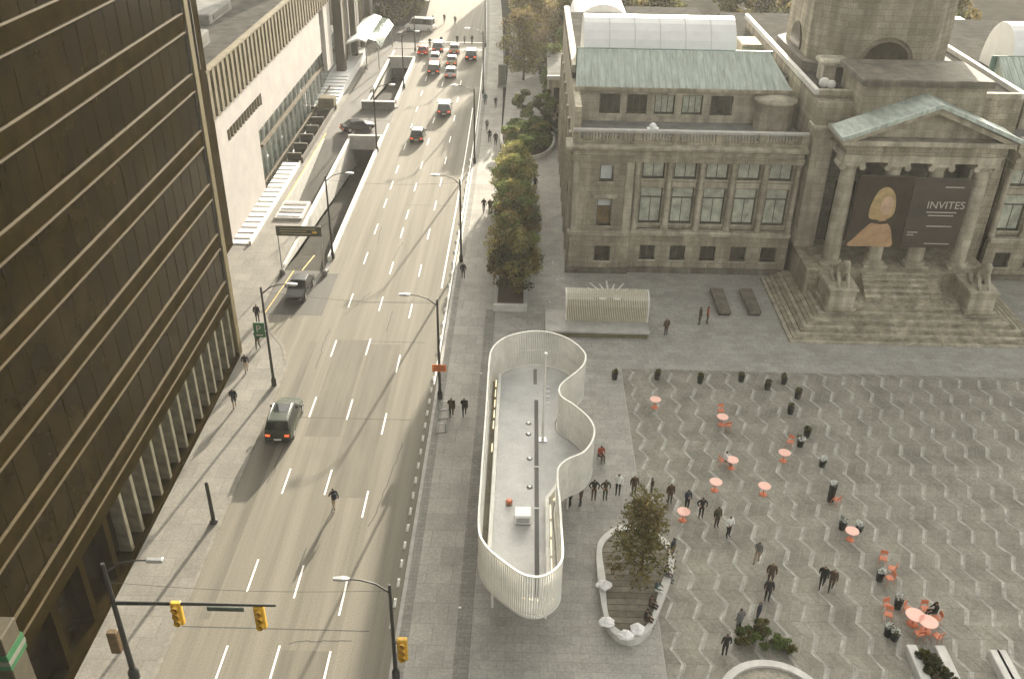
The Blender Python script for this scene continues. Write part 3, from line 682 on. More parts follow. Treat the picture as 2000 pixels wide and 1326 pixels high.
arcw = [(94.8 - 1.9 * math.cos(math.pi * i / 14), 18.3 + 2.3 * math.sin(math.pi * i / 14)) for i in range(15)]
obj('side_lunette', MB().extx(arcw, 26.45, 26.59), pane_dk, ga)
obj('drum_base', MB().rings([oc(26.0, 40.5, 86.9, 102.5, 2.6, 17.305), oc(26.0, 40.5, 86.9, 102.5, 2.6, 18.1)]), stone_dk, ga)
obj('roof_kiosk', MB().box(26.7, 28.7, 84.8, 86.7, 17.31, 18.9), stone_lt, ga); obj('kiosk_roof', MB().cbox(26.4, 29.0, 84.5, 87.0, 18.9, 19.3, .15), stone_lt, ga); obj('kiosk_door', MB().box(27.8, 28.5, 84.75, 84.798, 17.4, 18.7), frame_dk, ga)
for i, (x, y, r_) in enumerate(((26.4, 83.0, .5), (26.9, 82.5, .42))):
    t = wthing('roof_dish', 'pale rounded tank on the gallery roof, %s of two' % ('larger' if i == 0 else 'smaller'), 'tank', (x, y, 17.31)); obj('shell', MB().ball((x, y, 17.75), r_), white_p, t); obj('stand', MB().box(x - .2, x + .2, y - .2, y + .2, 17.305, 17.5), metal_gy, t)
# portico
PZ = 3.6
obj('portico_floor', MB().box(25.2, 41.3, 74.2, 81, .1, PZ), stone, ga)
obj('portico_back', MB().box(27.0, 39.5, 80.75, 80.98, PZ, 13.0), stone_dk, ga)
for i, (a, b) in enumerate(((28.4, 30.2), (32.3, 34.2), (36.3, 38.1))):
    obj('portico_door', MB().box(a, b, 80.6, 80.74, PZ, 9.5), pane_dk, ga)
colx = (27.6, 31.4, 35.1, 38.9)
for x in colx:
    co = obj('column', MB().lathe(x, 76.0, [(.74, PZ + .45), (.74, 7.0), (.70, 9.8), (.62, 12.6)], 24), stone_lt, ga)
    obj('column_base', MB().lathe(x, 76.0, [(.98, PZ + .2), (.98, PZ + .32), (.84, PZ + .38), (.84, PZ + .45)], 24).box(x - 1.05, x + 1.05, 74.95, 77.05, PZ, PZ + .2), stone_lt, co)
    obj('capital', MB().lathe(x, 76.0, [(.62, 12.6), (.78, 12.75), (.78, 13.0)], 20).box(x - .95, x + .95, 75.05, 76.95, 13.0, 13.33).tube([(x - .85, 75.15, 12.85), (x - .85, 76.85, 12.85)], .28).tube([(x + .85, 75.15, 12.85), (x + .85, 76.85, 12.85)], .28), stone_lt, co)
PW = 7.0
obj('architrave', MB().box(33.25 - PW + .45, 33.25 + PW - .45, 75.0, 79.1, 13.35, 13.85), stone_lt, ga)
obj('architrave', MB().box(33.25 - PW + .35, 33.25 + PW - .35, 74.9, 79.15, 13.85, 14.0), stone_lt, ga)
obj('frieze', MB().box(33.25 - PW + .5, 33.25 + PW - .5, 75.05, 79.1, 14.0, 15.0), stone, ga)
obj('portico_cornice', MB().cbox(33.25 - PW - .1, 33.25 + PW + .1, 74.3, 79.2, 15.0, 15.4, .08), stone_lt, ga)
obj('portico_ceiling', MB().box(27.0, 39.5, 79.16, 80.98, 13.35, 15.1), stone, ga)
obj('tympanum', MB().exty([(33.25 - PW + .9, 15.4), (33.25 + PW - .9, 15.4), (33.25, 17.75)], 75.5, 79.0), stone_lt, ga)
for s_ in (-1, 1):
    obj('raking_cornice', MB().exty([(33.25 + s_ * (PW + .05), 15.401), (33.25 + s_ * (PW - .9), 15.401), (33.25, 17.8), (33.25, 18.3)][::s_], 74.3, 75.49), stone_lt, ga)
    obj('copper_slope', MB().exty([(33.25 + s_ * (PW + .35), 15.45), (33.25, 18.32), (33.25, 18.56), (33.25 + s_ * (PW + .35), 15.69)][::s_], 74.0, 77.64), copper, ga)
    obj('verge', MB().exty([(33.25 + s_ * (PW + .4), 15.5), (33.25, 18.37), (33.25, 18.7), (33.25 + s_ * (PW + .4), 15.83)][::s_], 73.75, 73.998), copper, ga)
# steps
for i in range(12):
    obj('stair_tread', MB().box(22.6 + .36 * i, 43.9 - .36 * i, 67.4 + .36 * i, 74.19 if i > 5 else 79.2, (.1 if i == 0 else .1 + .16 * i), .1 + .16 * (i + 1)), stone_lt if i % 2 == 0 else stone, ga)
for i in range(10):
    obj('upper_tread', MB().box(29.9, 36.6, 71.78 + .24 * i, 74.19, 2.02 + .158 * i, 2.02 + .158 * (i + 1) - .002), stone_lt if i % 2 else stone, ga)
# banners hung between the columns
bn = wthing('portico_banner', 'dark hanging banner with a peach robed figure, left of the pair', 'banner', (30.8, 75.2, 5.6), group='portico banners')
obj('cloth', MB().box(28.35, 33.1, 75.12, 75.18, 5.6, 12.15), mat('ban_dk', (.035, .024, .012), .8, .3, 1), bn)
peach = mat('ban_peach', (.42, .27, .15), .8, .25, 1.2); peach2 = mat('ban_tan', (.40, .29, .14), .8, .25, 1.6)
def smooth_fig(P, nm, m, y):
    q = catmull(P, 5); q = [tuple(p) for p in q]
    obj(nm, MB().rings([[(p[0], y + .006, p[1]) for p in q], [(p[0], y, p[1]) for p in q]][::-1]), m, bn)
def catmull(P, n=6):
    out = []
    for i in range(len(P)):
        p0, p1, p2, p3 = [np.array(P[(i + k) % len(P)], float) for k in (-1, 0, 1, 2)]
        for j in range(n):
            t = j / n
            out.append(.5 * ((2 * p1) + (-p0 + p2) * t + (2 * p0 - 5 * p1 + 4 * p2 - p3) * t * t + (-p0 + 3 * p1 - 3 * p2 + p3) * t ** 3))
    return np.array(out)
smooth_fig([(28.55, 5.66), (30.4, 5.64), (32.3, 5.66), (32.25, 6.5), (31.95, 7.4), (31.45, 7.95), (30.8, 8.05), (30.2, 7.85), (29.6, 7.2), (29.0, 6.4)], 'print_robe', peach, 75.105)
smooth_fig([(29.9, 8.35), (30.5, 8.15), (31.3, 8.2), (31.9, 8.6), (31.95, 9.5), (31.75, 10.4), (31.3, 11.0), (30.75, 11.15), (30.25, 10.8), (29.95, 10.0), (29.8, 9.1)], 'print_hair', peach2, 75.098)
smooth_fig([(30.85, 7.9), (31.4, 7.9), (31.35, 8.9), (30.95, 8.9)], 'print_neck', peach, 75.091)
smooth_fig([(31.15, 8.6), (31.6, 8.85), (31.72, 9.5), (31.55, 10.2), (31.1, 10.35), (30.75, 10.0), (30.7, 9.3), (30.85, 8.8)], 'print_face', mat('ban_face', (.52, .36, .24), .8, .2, 2), 75.084)
smooth_fig([(30.0, 7.95), (31.0, 7.75), (32.0, 7.95), (31.6, 8.12), (30.9, 8.02), (30.3, 8.12)], 'print_ribbon', MAT['ban_dk'], 75.077)
bn2 = wthing('portico_banner', 'hanging banner with pale lettering reading INVITES, right of the pair', 'banner', (35.6, 75.2, 5.6), group='portico banners')
obj('cloth', MB().box(33.15, 38.0, 75.12, 75.18, 5.6, 12.0), mat('ban_rose', (.040, .036, .026), .8, .35, .35, stretch=(.4, 1, 1.2), col2=(.085, .062, .046)), bn2)
def text(body, size, loc, rot, m, parent=None, extr=.004, align='LEFT', name='lettering'):
    cu = bpy.data.curves.new(name, 'FONT'); cu.body = body; cu.size = size; cu.extrude = extr; cu.align_x = align
    to = bpy.data.objects.new(name, cu); C.objects.link(to)
    dg = bpy.context.evaluated_depsgraph_get(); me = bpy.data.meshes.new_from_object(to.evaluated_get(dg))
    bpy.data.objects.remove(to)
    me.materials.clear(); me.materials.append(m)
    o = bpy.data.objects.new(name, me); C.objects.link(o)
    if parent: o.parent = parent; loc = Vector(loc) - ORG.get(parent.name, Vector())
    o.location = loc; o.rotation_euler = rot
    return o
text('INVITES', .95, (34.6, 75.11, 9.3), (R(90), 0, 0), text_lt, bn2)
for (x0, x1, z_) in ((34.7, 37.3, 8.9), (34.9, 37.1, 8.6), (35.0, 37.2, 7.6), (33.5, 34.4, 7.0), (33.5, 34.1, 6.75), (35.8, 37.4, 11.2), (35.2, 37.4, 5.95)):
    obj('print_line', MB().box(x0, x1, 75.108, 75.116, z_, z_ + .10), text_lt, bn2)
for b_ in (bn, bn2):
    a = 28.35 if b_ is bn else 33.15
    obj('batten', MB().tube([(a, 75.15, 12.15 if b_ is bn else 12.0), (a + 4.8, 75.15, 12.15 if b_ is bn else 12.0)], .06), frame_dk, b_)

# ------------------------------------------------------------------ white slatted pavilion
RIM = [(-2.08, 55.62), (-1.4, 57.06), (-0.31, 57.91), (1.06, 58.34), (2.47, 58.03), (3.56, 57.14), (4.24, 56.04), (4.55, 55.03), (4.32, 53.88), (3.76, 52.88), (3.11, 52.03), (2.68, 51.27), (2.56, 50.66), (2.71, 49.89), (3.29, 49.28), (3.76, 48.67), (4.36, 47.68), (4.63, 46.77), (4.61, 45.82), (4.27, 44.78), (3.78, 44.01), (2.94, 43.48), (2.38, 42.74), (2.27, 42.03), (2.28, 40.89), (2.36, 39.5), (2.39, 37.24), (2.42, 35.59), (2.27, 34.85), (1.79, 34.22), (1.22, 33.88), (0.58, 33.93), (0.06, 34.23), (-0.6, 34.85), (-1.29, 35.57), (-1.8, 36.38), (-2.03, 37.16), (-2.1, 38.57), (-2.1, 40.73), (-2.12, 43.05), (-2.12, 45.55), (-2.14, 49.69), (-2.17, 53.6)]
def catmull(P, n=6):
    out = []
    for i in range(len(P)):
        p0, p1, p2, p3 = [np.array(P[(i + k) % len(P)], float) for k in (-1, 0, 1, 2)]
        for j in range(n):
            t = j / n
            out.append(.5 * ((2 * p1) + (-p0 + p2) * t + (2 * p0 - 5 * p1 + 4 * p2 - p3) * t * t + (-p0 + 3 * p1 - 3 * p2 + p3) * t ** 3))
    return np.array(out)
cv = catmull(RIM)
for _ in range(6): cv = (np.roll(cv, 1, 0) + 2 * cv + np.roll(cv, -1, 0)) / 4
def resample(cv, step):
    q = np.vstack([cv, cv[:1]]); d = np.r_[0, np.cumsum(np.linalg.norm(np.diff(q, axis=0), axis=1))]
    n = int(round(d[-1] / step)); s = np.linspace(0, d[-1], n, endpoint=False)
    return np.column_stack([np.interp(s, d, q[:, 0]), np.interp(s, d, q[:, 1])])
rs_ = resample(cv, .135)
tn = np.roll(rs_, -1, 0) - np.roll(rs_, 1, 0); tn /= np.linalg.norm(tn, axis=1)[:, None]
nm_ = np.column_stack([-tn[:, 1], tn[:, 0]])      # left normal; the rim runs clockwise so this is outward
area = .5 * np.sum(rs_[:, 0] * np.roll(rs_[:, 1], -1) - np.roll(rs_[:, 0], -1) * rs_[:, 1])
if area > 0: nm_ = -nm_
pvn = wthing('slatted_pavilion', 'white pavilion canopy with a wavy ring of vertical slats on the plaza', 'pavilion', (1, 46, .1))
mb = MB()
for p, t in zip(rs_, tn):
    mb.obox(p[0], p[1], 4.5, .082, .055, 2.9, math.atan2(t[1], t[0]))
obj('slat_screen', mb, white_p, pvn, kind='stuff')
def band(off_o, off_i, z0, z1, pts=rs_, nn=nm_):
    o_ = pts + nn * off_o; i_ = pts + nn * off_i; mb = MB(); n = len(pts)
    v = [(p[0], p[1], z0) for p in o_] + [(p[0], p[1], z1) for p in o_] + [(p[0], p[1], z1) for p in i_] + [(p[0], p[1], z0) for p in i_]
    f = []
    for j in range(n):
        k = (j + 1) % n
        for a in range(4): b = (a + 1) % 4; f.append((a * n + j, a * n + k, b * n + k, b * n + j))
    return mb.add(v, f, 0, False)
obj('top_rail', band(.05, -.06, 5.95, 6.02), white_p, pvn)
obj('mid_rail', band(-.04, -.08, 4.42, 4.46), white_p, pvn)
obj('bottom_rail', band(.04, -.12, 3.02, 3.14), white_p, pvn)
deck = rs_[::3] - nm_[::3] * .2
deck_m = mat('deck_m', (.50, .50, .49), .75, .12, .6, fine=.08)
import mathutils
def flat(poly, z0, z1):
    tri = mathutils.geometry.tessellate_polygon([[Vector((p[0], p[1], 0)) for p in poly]])
    n = len(poly); mb = MB()
    mb.add([(p[0], p[1], z1) for p in poly], [tuple(t) for t in tri])
    mb.add([(p[0], p[1], z0) for p in poly], [tuple(t[::-1]) for t in tri])
    mb.add([(p[0], p[1], z0) for p in poly] + [(p[0], p[1], z1) for p in poly], [(j, (j + 1) % n, n + (j + 1) % n, n + j) for j in range(n)])
    return mb
obj('roof_deck', flat(deck, 2.98, 3.15), deck_m, pvn)
obj('gutter_slot', MB().box(1.02, 1.28, 35.2, 53.6, 3.151, 3.17), black_m, pvn)
obj('gutter_slot', MB().box(.95, 1.2, 55.6, 57.6, 3.151, 3.17), frame_dk, pvn)
for y in (42.2, 46.1): obj('gutter_bridge', MB().box(.98, 1.32, y, y + .12, 3.171, 3.19), conc_lt, pvn)
obj('inner_parapet', MB().cbox(-1.62, -1.38, 38.2, 56.1, 3.15, 3.75, .04), white_p, pvn)
obj('inner_parapet', MB().cbox(1.62, 1.86, 36.2, 42.6, 3.15, 3.75, .04), white_p, pvn)
obj('inner_parapet', MB().prism([(1.64, 42.61), (1.86, 42.61), (2.75, 44.3), (2.55, 44.4)], 3.15, 3.73), white_p, pvn)
obj('channel_floor', MB().box(-1.95, -1.63, 38.6, 55.8, 3.152, 3.20), mat('chan_m', (.16, .145, .10), .8, .2, 2), pvn)
for i in range(7):
    y = 47.5 + i * 1.25
    if i in (1,): continue
    obj('strip_light', MB().box(-1.76, -1.70, y, y + .85, 3.24, 3.29), lamp_glow, pvn)
for i in range(4): obj('strip_light', MB().box(1.93, 1.98, 36.8 + i * 1.5, 38.0 + i * 1.5, 3.24, 3.29), lamp_glow, pvn)
for i in range(3): obj('strip_light', MB().obox(2.25 + i * .3, 43.1 + i * .5, 3.27, .06, .4, .05, -R(30)), lamp_glow, pvn)
for (px_, py_) in ((-1.3, 37.3), (1.7, 36.6), (-1.5, 43), (-1.5, 49.5), (-1.3, 55), (1.7, 42.5), (2.2, 52.0), (3.2, 45.8), (3.2, 55.6), (1.0, 57.3)):
    obj('post', MB().tube([(px_, py_, .1), (px_, py_, 2.97)], .08, 10), white_p, pvn)
for i in range(5): obj('rim_lamp', MB().tube([(.35 + i * .36, 34.32 + .06 * abs(i - 2), 3.9), (.55 + i * .36, 34.30 + .06 * abs(i - 2), 3.9)], .04), lamp_glow, pvn)
fp = wthing('white_mast', 'slender white mast with a bright tip on the pavilion roof', 'mast', (1.56, 49.0, 3.16))
obj('pole', MB().tube([(1.56, 49.0, 3.16), (1.54, 49.0, 9.7)], [.09, .055], 10), white_p, fp); obj('finial', MB().ball((1.54, 49, 9.78), .12), white_p, fp); obj('base_plate', MB().box(1.3, 1.8, 48.75, 49.25, 3.151, 3.22), metal_gy, fp)
ac = wthing('rooftop_unit', 'small white ventilation box on the pavilion roof', 'vent box', (.32, 41.2, 3.15))
obj('casing', MB().cbox(-.15, .8, 40.75, 41.65, 3.25, 3.85, .05), white_roof, ac); obj('base_frame', MB().box(-.1, .75, 40.8, 41.6, 3.151, 3.25), frame_dk, ac); obj('grille', MB().box(-.05, .7, 40.72, 40.748, 3.35, 3.7), metal_gy, ac)
rdp = wthing('red_cap', 'small red vent cap on the pavilion roof', 'vent cap', (-.5, 42.6, 3.15))
obj('hood', MB().lathe(-.5, 42.6, [(.12, 3.151), (.12, 3.35), (.22, 3.38), (.14, 3.5)], 10), chair_m, rdp); obj('flange', MB().box(-.7, -.3, 42.4, 42.8, 3.1505, 3.17), frame_dk, rdp)
for i, (x, y, lab) in enumerate(((.62, 50.8, 'far'), (.62, 49.6, 'middle'), (.7, 47.0, 'third'), (.72, 44.2, 'near'))):
    t = wthing('roof_drain', 'small grey drain beside the roof slot, the %s one' % lab, 'drain', (x, y, 3.15), group='roof drains')
    obj('grate', MB().lathe(x, y, [(.14, 3.151), (.14, 3.2), (.08, 3.24)], 10), metal_gy, t); obj('sump', MB().lathe(x, y, [(.2, 3.1505), (.2, 3.16)], 10), frame_dk, t)
for i, y in enumerate((55.2, 54.6, 54.0, 53.2)):
    t = wthing('roof_fitting', 'small white light fitting on the pavilion roof, number %s from the far end' % ('one', 'two', 'three', 'four')[i], 'light fitting', (1.95, y, 3.15), group='roof light fittings')
    obj('body', MB().cbox(1.85, 2.1, y - .06, y + .06, 3.151, 3.25, .02), white_roof, t)

# ------------------------------------------------------------------ slatted shelter on a stage
stg = wthing('stage_platform', 'low concrete stage platform in front of the slatted shelter', 'platform', (6.3, 69, .1))
obj('slab', MB().cbox(2.0, 10.8, 67.45, 71.2, .55, .72, .03), conc, stg); obj('fascia', MB().box(2.15, 10.65, 67.55, 71.1, .102, .549), mat('fascia_m', (.15, .14, .08), .8, .2, 2), stg)
sh = wthing('slatted_shelter', 'cream slatted bench shelter with a curved roof on the stage', 'shelter', (7.2, 69.8, .72))
X0, X1 = 3.75, 10.75
prof = [(69.2, .73), (69.15, 2.2), (69.35, 2.75), (69.9, 3.05), (70.8, 3.1)]
mb = MB(); x = X0 + .08
while x < X1 - .05:
    for (a, b) in zip(prof[:-1], prof[1:]):
        dx = .045
        mb.add([(x - dx, a[0], a[1]), (x + dx, a[0], a[1]), (x + dx, b[0], b[1]), (x - dx, b[0], b[1]), (x - dx, a[0] + .05, a[1] - .04), (x + dx, a[0] + .05, a[1] - .04), (x + dx, b[0] + .05, b[1] - .04), (x - dx, b[0] + .05, b[1] - .04)], [(0, 1, 2, 3), (7, 6, 5, 4), (1, 5, 6, 2), (0, 3, 7, 4)])
    x += .15
obj('slats', mb, mat('cream_m', (.62, .58, .45), .7, .1, 3), sh, kind='stuff')
for x in (X0, X1):
    obj('end_frame', MB().rings([[(x - .06, p[0] - .05, p[1] + .04) for p in prof] + [(x - .06, p[0] + .1, p[1] - .1) for p in prof[::-1]], [(x + .06, p[0] - .05, p[1] + .04) for p in prof] + [(x + .06, p[0] + .1, p[1] - .1) for p in prof[::-1]]]), white_p, sh)
obj('back_panel', MB().box(X0 + .1, X1 - .1, 69.75, 69.8, .73, 2.5), mat('panel_m', (.20, .18, .11), .8, .2, 2), sh)
obj('roof_sheet', MB().box(X0 + .07, X1 - .07, 69.6, 70.8, 2.86, 2.9), conc, sh)
# painted burst on the paving behind it
mu = wthing('ground_mural', 'painted white rays around a dark eye on the paving behind the shelter', 'mural', (8.0, 75.2, .1))
cx0, cy0 = 7.9, 74.6
for i in range(11):
    a = R(12 + i * 15.6); r0_, r1_ = 1.5, 2.6 + .5 * (i % 2)
    d = Vector((math.cos(a) * 1.0, math.sin(a) * 1.15, 0)); q = Vector((-d.y, d.x, 0)).normalized() * .11
    c0 = Vector((cx0, cy0, 0))
    P = [c0 + d * r0_ - q, c0 + d * r1_ - q * .6, c0 + d * r1_ + q * .6, c0 + d * r0_ + q]
    obj('ray', MB().prism([(p.x, p.y) for p in P], .1045, .107), paint_w, mu)
obj('dark_field', MB().prism([(cx0 + 1.45 * math.cos(2 * math.pi * i / 20), cy0 + .3 + 1.25 * math.sin(2 * math.pi * i / 20)) for i in range(20)], .1035, .1055), mat('mural_dk', (.03, .03, .026), .8, .3, 3), mu)
for dx in (-.6, .75): obj('pale_spot', MB().prism([(cx0 + dx + .38 * math.cos(2 * math.pi * i / 14), cy0 + .2 + .5 * math.sin(2 * math.pi * i / 14)) for i in range(14)], .106, .109), paint_w, mu)
for i, (x0, y0) in enumerate(((17.3, 71.8), (20.0, 71.9))):
    t = wthing('granite_slab', 'long dark granite bench slab before the gallery, %s of two' % ('left' if i == 0 else 'right'), 'bench', (x0 + .6, y0 + 2.2, .1), group='granite slabs')
    obj('seat', MB().cbox(x0, x0 + 1.15, y0, y0 + 4.4, .32, .6, .05), stone_dk, t); obj('plinth', MB().box(x0 + .1, x0 + 1.05, y0 + .1, y0 + 4.3, .102, .32), black_m, t)

# ------------------------------------------------------------------ vegetation
def leaves(pts, size, seed):
    g = np.random.default_rng(seed); n = len(pts)
    a = g.normal(size=(n, 3)); a /= np.linalg.norm(a, axis=1)[:, None]
    b = np.cross(a, g.normal(size=(n, 3))); b /= np.linalg.norm(b, axis=1)[:, None]
    s = size * g.uniform(.6, 1.3, size=(n, 1)); a = a * s; b = b * s * .6
    V = np.stack([pts - a, pts + b * .8 - a * .1, pts + a, pts - b * .8 + a * .1], 1).reshape(-1, 3)
    return V, np.arange(4 * n).reshape(-1, 4)
def crown_mesh(name, mats, clumps, per, size, seed, origin):
    g = np.random.default_rng(seed); P = []
    for (c, r) in clumps:
        d = g.normal(size=(per, 3)); d /= np.linalg.norm(d, axis=1)[:, None]
        rad = g.uniform(.35, 1, size=(per, 1)) ** .6
        P.append(np.array(c) + d * rad * np.array(r))
    V, F = leaves(np.vstack(P), size, seed + 1)
    V = V - np.array(origin)
    me = bpy.data.meshes.new(name); me.from_pydata(V.tolist(), [], F.tolist())
    for m in (mats if isinstance(mats, (list, tuple)) else [mats]): me.materials.append(m)
    if isinstance(mats, (list, tuple)) and len(mats) > 1:
        # material by clump
        k = np.repeat(g.integers(0, len(mats), size=len(clumps)), per); me.polygons.foreach_set('material_index', k)
    me.update(); return me
def tree(name, label, loc, h, rx, ry, zb, mats, seed, group=None, nclump=22, per=150, size=.2, trunk=.16, cone=False, cat='tree'):
    g = np.random.default_rng(seed)
    t = thing(name, label, cat, loc, 0, group)
    cl = []
    for i in range(nclump):
        u = g.uniform(0, 1); z_ = zb + (h - zb) * u
        w_ = (1 - .75 * u) if cone else math.sqrt(max(.08, 1 - (2 * u - .85) ** 2 * .75))
        a = g.uniform(0, 2 * math.pi); q = math.sqrt(g.uniform(0, 1)) * .92
        cl.append(((rx * w_ * q * math.cos(a), ry * w_ * q * math.sin(a), z_), (rx * .34 * g.uniform(.6, 1.35), ry * .34 * g.uniform(.6, 1.35), (h - zb) * .115 * g.uniform(.6, 1.5))))
    me = crown_mesh('crown', mats, cl, per, size, seed + 5, (0, 0, 0))
    o = bpy.data.objects.new('crown', me); C.objects.link(o); o.parent = t
    mb = MB().tube([(0, 0, 0), (.04, .03, zb * .6), (0, .05, (zb + h) * .5), (.05, 0, h * .85)], [trunk, trunk * .85, trunk * .55, .03], 8)
    for (c_, r_) in cl[:8]:
        zz = max(zb * .7, c_[2] - 1.0); mb.tube([(0, 0, zz), (c_[0] * .5, c_[1] * .5, (zz + c_[2]) / 2 + .1), c_], [trunk * .4, trunk * .28, .02], 5)
    obj('trunk', mb, bark, t)
    return t
# row of trees in a long planter beside the pavement
pb = wthing('long_planter', 'long low stone planter box under the row of trees', 'planter', (-1.05, 72, .1))
obj('front_wall', MB().cbox(-2.55, .45, 71.7, 72.1, .1, .75, .04), conc_lt, pb); obj('side_wall', MB().cbox(-2.55, -2.2, 72.1, 101, .1, .74, .04), conc, pb); obj('side_wall', MB().cbox(.1, .45, 72.1, 101, .1, .74, .04), conc, pb); obj('back_wall', MB().cbox(-2.55, .45, 101, 101.4, .1, .75, .04), conc, pb)
obj('soil_bed', MB().box(-2.2, .1, 72.1, 101, .1, .6), soil, pb)
lab = ('brownish green clipped tree at the near end of the planter row', 'second tree from the near end of the planter row, olive brown', 'third tree from the near end of the planter row, deep green', 'fourth tree from the near end of the planter row, bright olive', 'fifth tree from the near end of the planter row, yellowish', 'last tree at the far end of the planter row, green')
mm = ([lf_brown, lf_olive, lf_dark], [lf_brown, lf_olive, lf_green], [lf_green, lf_brown, lf_dark], [lf_olive, lf_green], [lf_olive, lf_green, lf_olive], [lf_green, lf_olive])
for i, y in enumerate((75.0, 79.8, 84.6, 89.4, 94.2, 99.0)):
    tree('planter_tree', lab[i], (-1.0 + rng.uniform(-.15, .15), y, .6), 5.0 + rng.uniform(-.3, .5), 2.35 + rng.uniform(-.15, .15), 3.2, .9, mm[i], 100 + i, 'trees in the planter row', 70, 140, .15)
# oval shrub bed
pb = wthing('oval_bed', 'oval planting bed with a pale kerb full of green shrubs', 'planter', (.2, 117.5, .1))
ov = [(.25 + 3.6 * math.cos(2 * math.pi * i / 40), 117.8 + 7.4 * math.sin(2 * math.pi * i / 40)) for i in range(40)]
ov2 = [(.25 + 3.3 * math.cos(2 * math.pi * i / 40), 117.8 + 7.1 * math.sin(2 * math.pi * i / 40)) for i in range(40)]
mb = MB(); n = 40
for j in range(n):
    k = (j + 1) % n; mb.prism([ov[j], ov[k], ov2[k], ov2[j]], .1, .62)
obj('kerb_ring', mb, conc_lt, pb); obj('soil_bed', MB().prism(ov2, .1, .45), soil, pb)
g2 = np.random.default_rng(5)
k = 0
for i in range(14):
    a = 2 * math.pi * i / 14 * 2.4; q = math.sqrt((i + .5) / 14)
    x, y = .25 + 2.6 * q * math.cos(a), 117.2 + 5.6 * q * math.sin(a)
    tree('shrub', 'rounded green shrub in the oval bed', (x, y, .45), 1.6 + .6 * g2.uniform(), 1.45, 1.7, .1, [lf_shrub, lf_green] if i % 3 else [lf_shrub, lf_olive], 300 + i, 'shrubs in the oval bed', 14, 130, .14, .05, cat='shrub')
tree('round_bush', 'tall rounded dark bush left at the far end of the oval bed', (-.6, 126.5, .45), 3.6, 1.5, 1.5, .4, [lf_dark, lf_green], 331, None, 16, 150, .17, .08, cat='bush')
tree('round_bush', 'tall rounded dark bush right of the oval bed beside the gallery', (2.6, 124.5, .45), 4.2, 1.6, 1.6, .4, [lf_green, lf_dark], 332, None, 16, 150, .17, .08, cat='bush')
# bare autumn trees further along the pavement
far = [(-.6, 147, 10.5), (1.8, 156, 12), (.2, 166, 12.5), (2.4, 177, 13), (-.5, 190, 13), (2.6, 203, 14)]
for i, (x, y, h) in enumerate(far):
    tree('autumn_tree', ('nearest thin brown autumn tree along the far pavement', 'second brown autumn tree along the far pavement', 'third brown autumn tree along the far pavement', 'fourth brown autumn tree along the far pavement', 'fifth brown autumn tree along the far pavement', 'farthest brown autumn tree along the far pavement')[i], (x, y, .1), h, 3.5, 3.6, 1.8, [lf_autumn, lf_brown, lf_olive], 400 + i, 'autumn trees along the far pavement', 70, 120, .2, .2)
for i, (x, y, h) in enumerate(((4.2, 121, 4.5), (3.8, 140, 7.5), (6.0, 150, 8))):
    tree('side_tree', ('low dark green hedge tree at the gallery rear corner', 'green leafy tree behind the gallery side wall', 'second green leafy tree farther behind the gallery')[i], (x, y, .1), h, 2.0, 2.4, .6, [lf_green, lf_dark], 420 + i, None, 20, 140, .2, .14)
for i, (x, y, h) in enumerate(((-27.5, 184, 12), (-32, 190, 15), (-24.5, 192, 11), (-30, 201, 14), (-23.5, 203, 11), (-27, 213, 15))):
    tree('evergreen_tree', ('dark evergreen nearest the white canopy', 'second dark evergreen behind the white canopy', 'dark evergreen at the left street corner', 'big dark evergreen far behind the frontage', 'small dark evergreen by the far crossing', 'tallest dark evergreen at the back')[i], (x, y, .1), h, 4.2, 4.2, 1.0, [lf_dark, lf_dark, lf_moss], 440 + i, 'dark evergreens at the far left corner', 44, 220, .34, .25)
bk = [(13, 145, 9), (18, 143, 9), (25, 142, 10), (31, 140, 10), (37, 143, 10), (16, 160, 10), (48, 146, 12), (56, 144, 12), (64, 142, 12), (8, 160, 11), (13, 172, 12), (22, 158, 11), (28, 148, 9), (20, 172, 12), (34, 165, 12), (42, 150, 11), (50, 160, 13), (11, 190, 12), (60, 150, 12), (26, 190, 13), (46, 185, 14), (70, 165, 13)]
for i, (x, y, h) in enumerate(bk):
    tree('back_tree', 'dark leafy tree standing behind the gallery', (x, y, .1), h, 4.5, 4.5, 1.5, [lf_dark, lf_moss, lf_brown], 460 + i, 'trees behind the gallery', 40, 200, .34, .22)
# low buildings behind the gallery
for i, (x0, x1, y0, y1, h, m_, rm, lb) in enumerate(((3.0, 8.5, 128, 142, 5.5, stone_lt, rooflt, 'low stone annexe beside the arched hall'), (14, 24, 124, 140, 12.5, stone_dk, roofgrey, 'dark flat-roofed block behind the copper roof'), (26, 40, 118, 132, 13.5, stone, roofgrey, 'flat-roofed rear block behind the drum'), (42, 62, 124, 140, 12, stone_dk, copper_dk, 'rear block with greenish roof at the right'), (8, 16, 205, 220, 10, conc, rooflt, 'pale far building at the top of the street'), (-4, 5, 224, 240, 14, conc_dk, roofgrey, 'grey building closing the view of the street'))):
    t = wthing('rear_building', lb, 'building', ((x0 + x1) / 2, y0, 0))
    obj('wall', MB().box(x0, x1, y0, y1, 0, h), m_, t); obj('roof', MB().box(x0 - .2, x1 + .2, y0 - .2, y1 + .2, h, h + .4), rm, t); obj('coping', MB().box(x0 - .3, x1 + .3, y0 - .5, y0 - .21, h, h + .55), conc_lt, t)
    for j in range(int((x1 - x0) / 2.2)):
        wn = obj('window', MB().box(x0 + .7 + j * 2.2, x0 + 1.9 + j * 2.2, y0 - .06, y0 - .002, h - 3, h - 1.2), pane_dk, t)

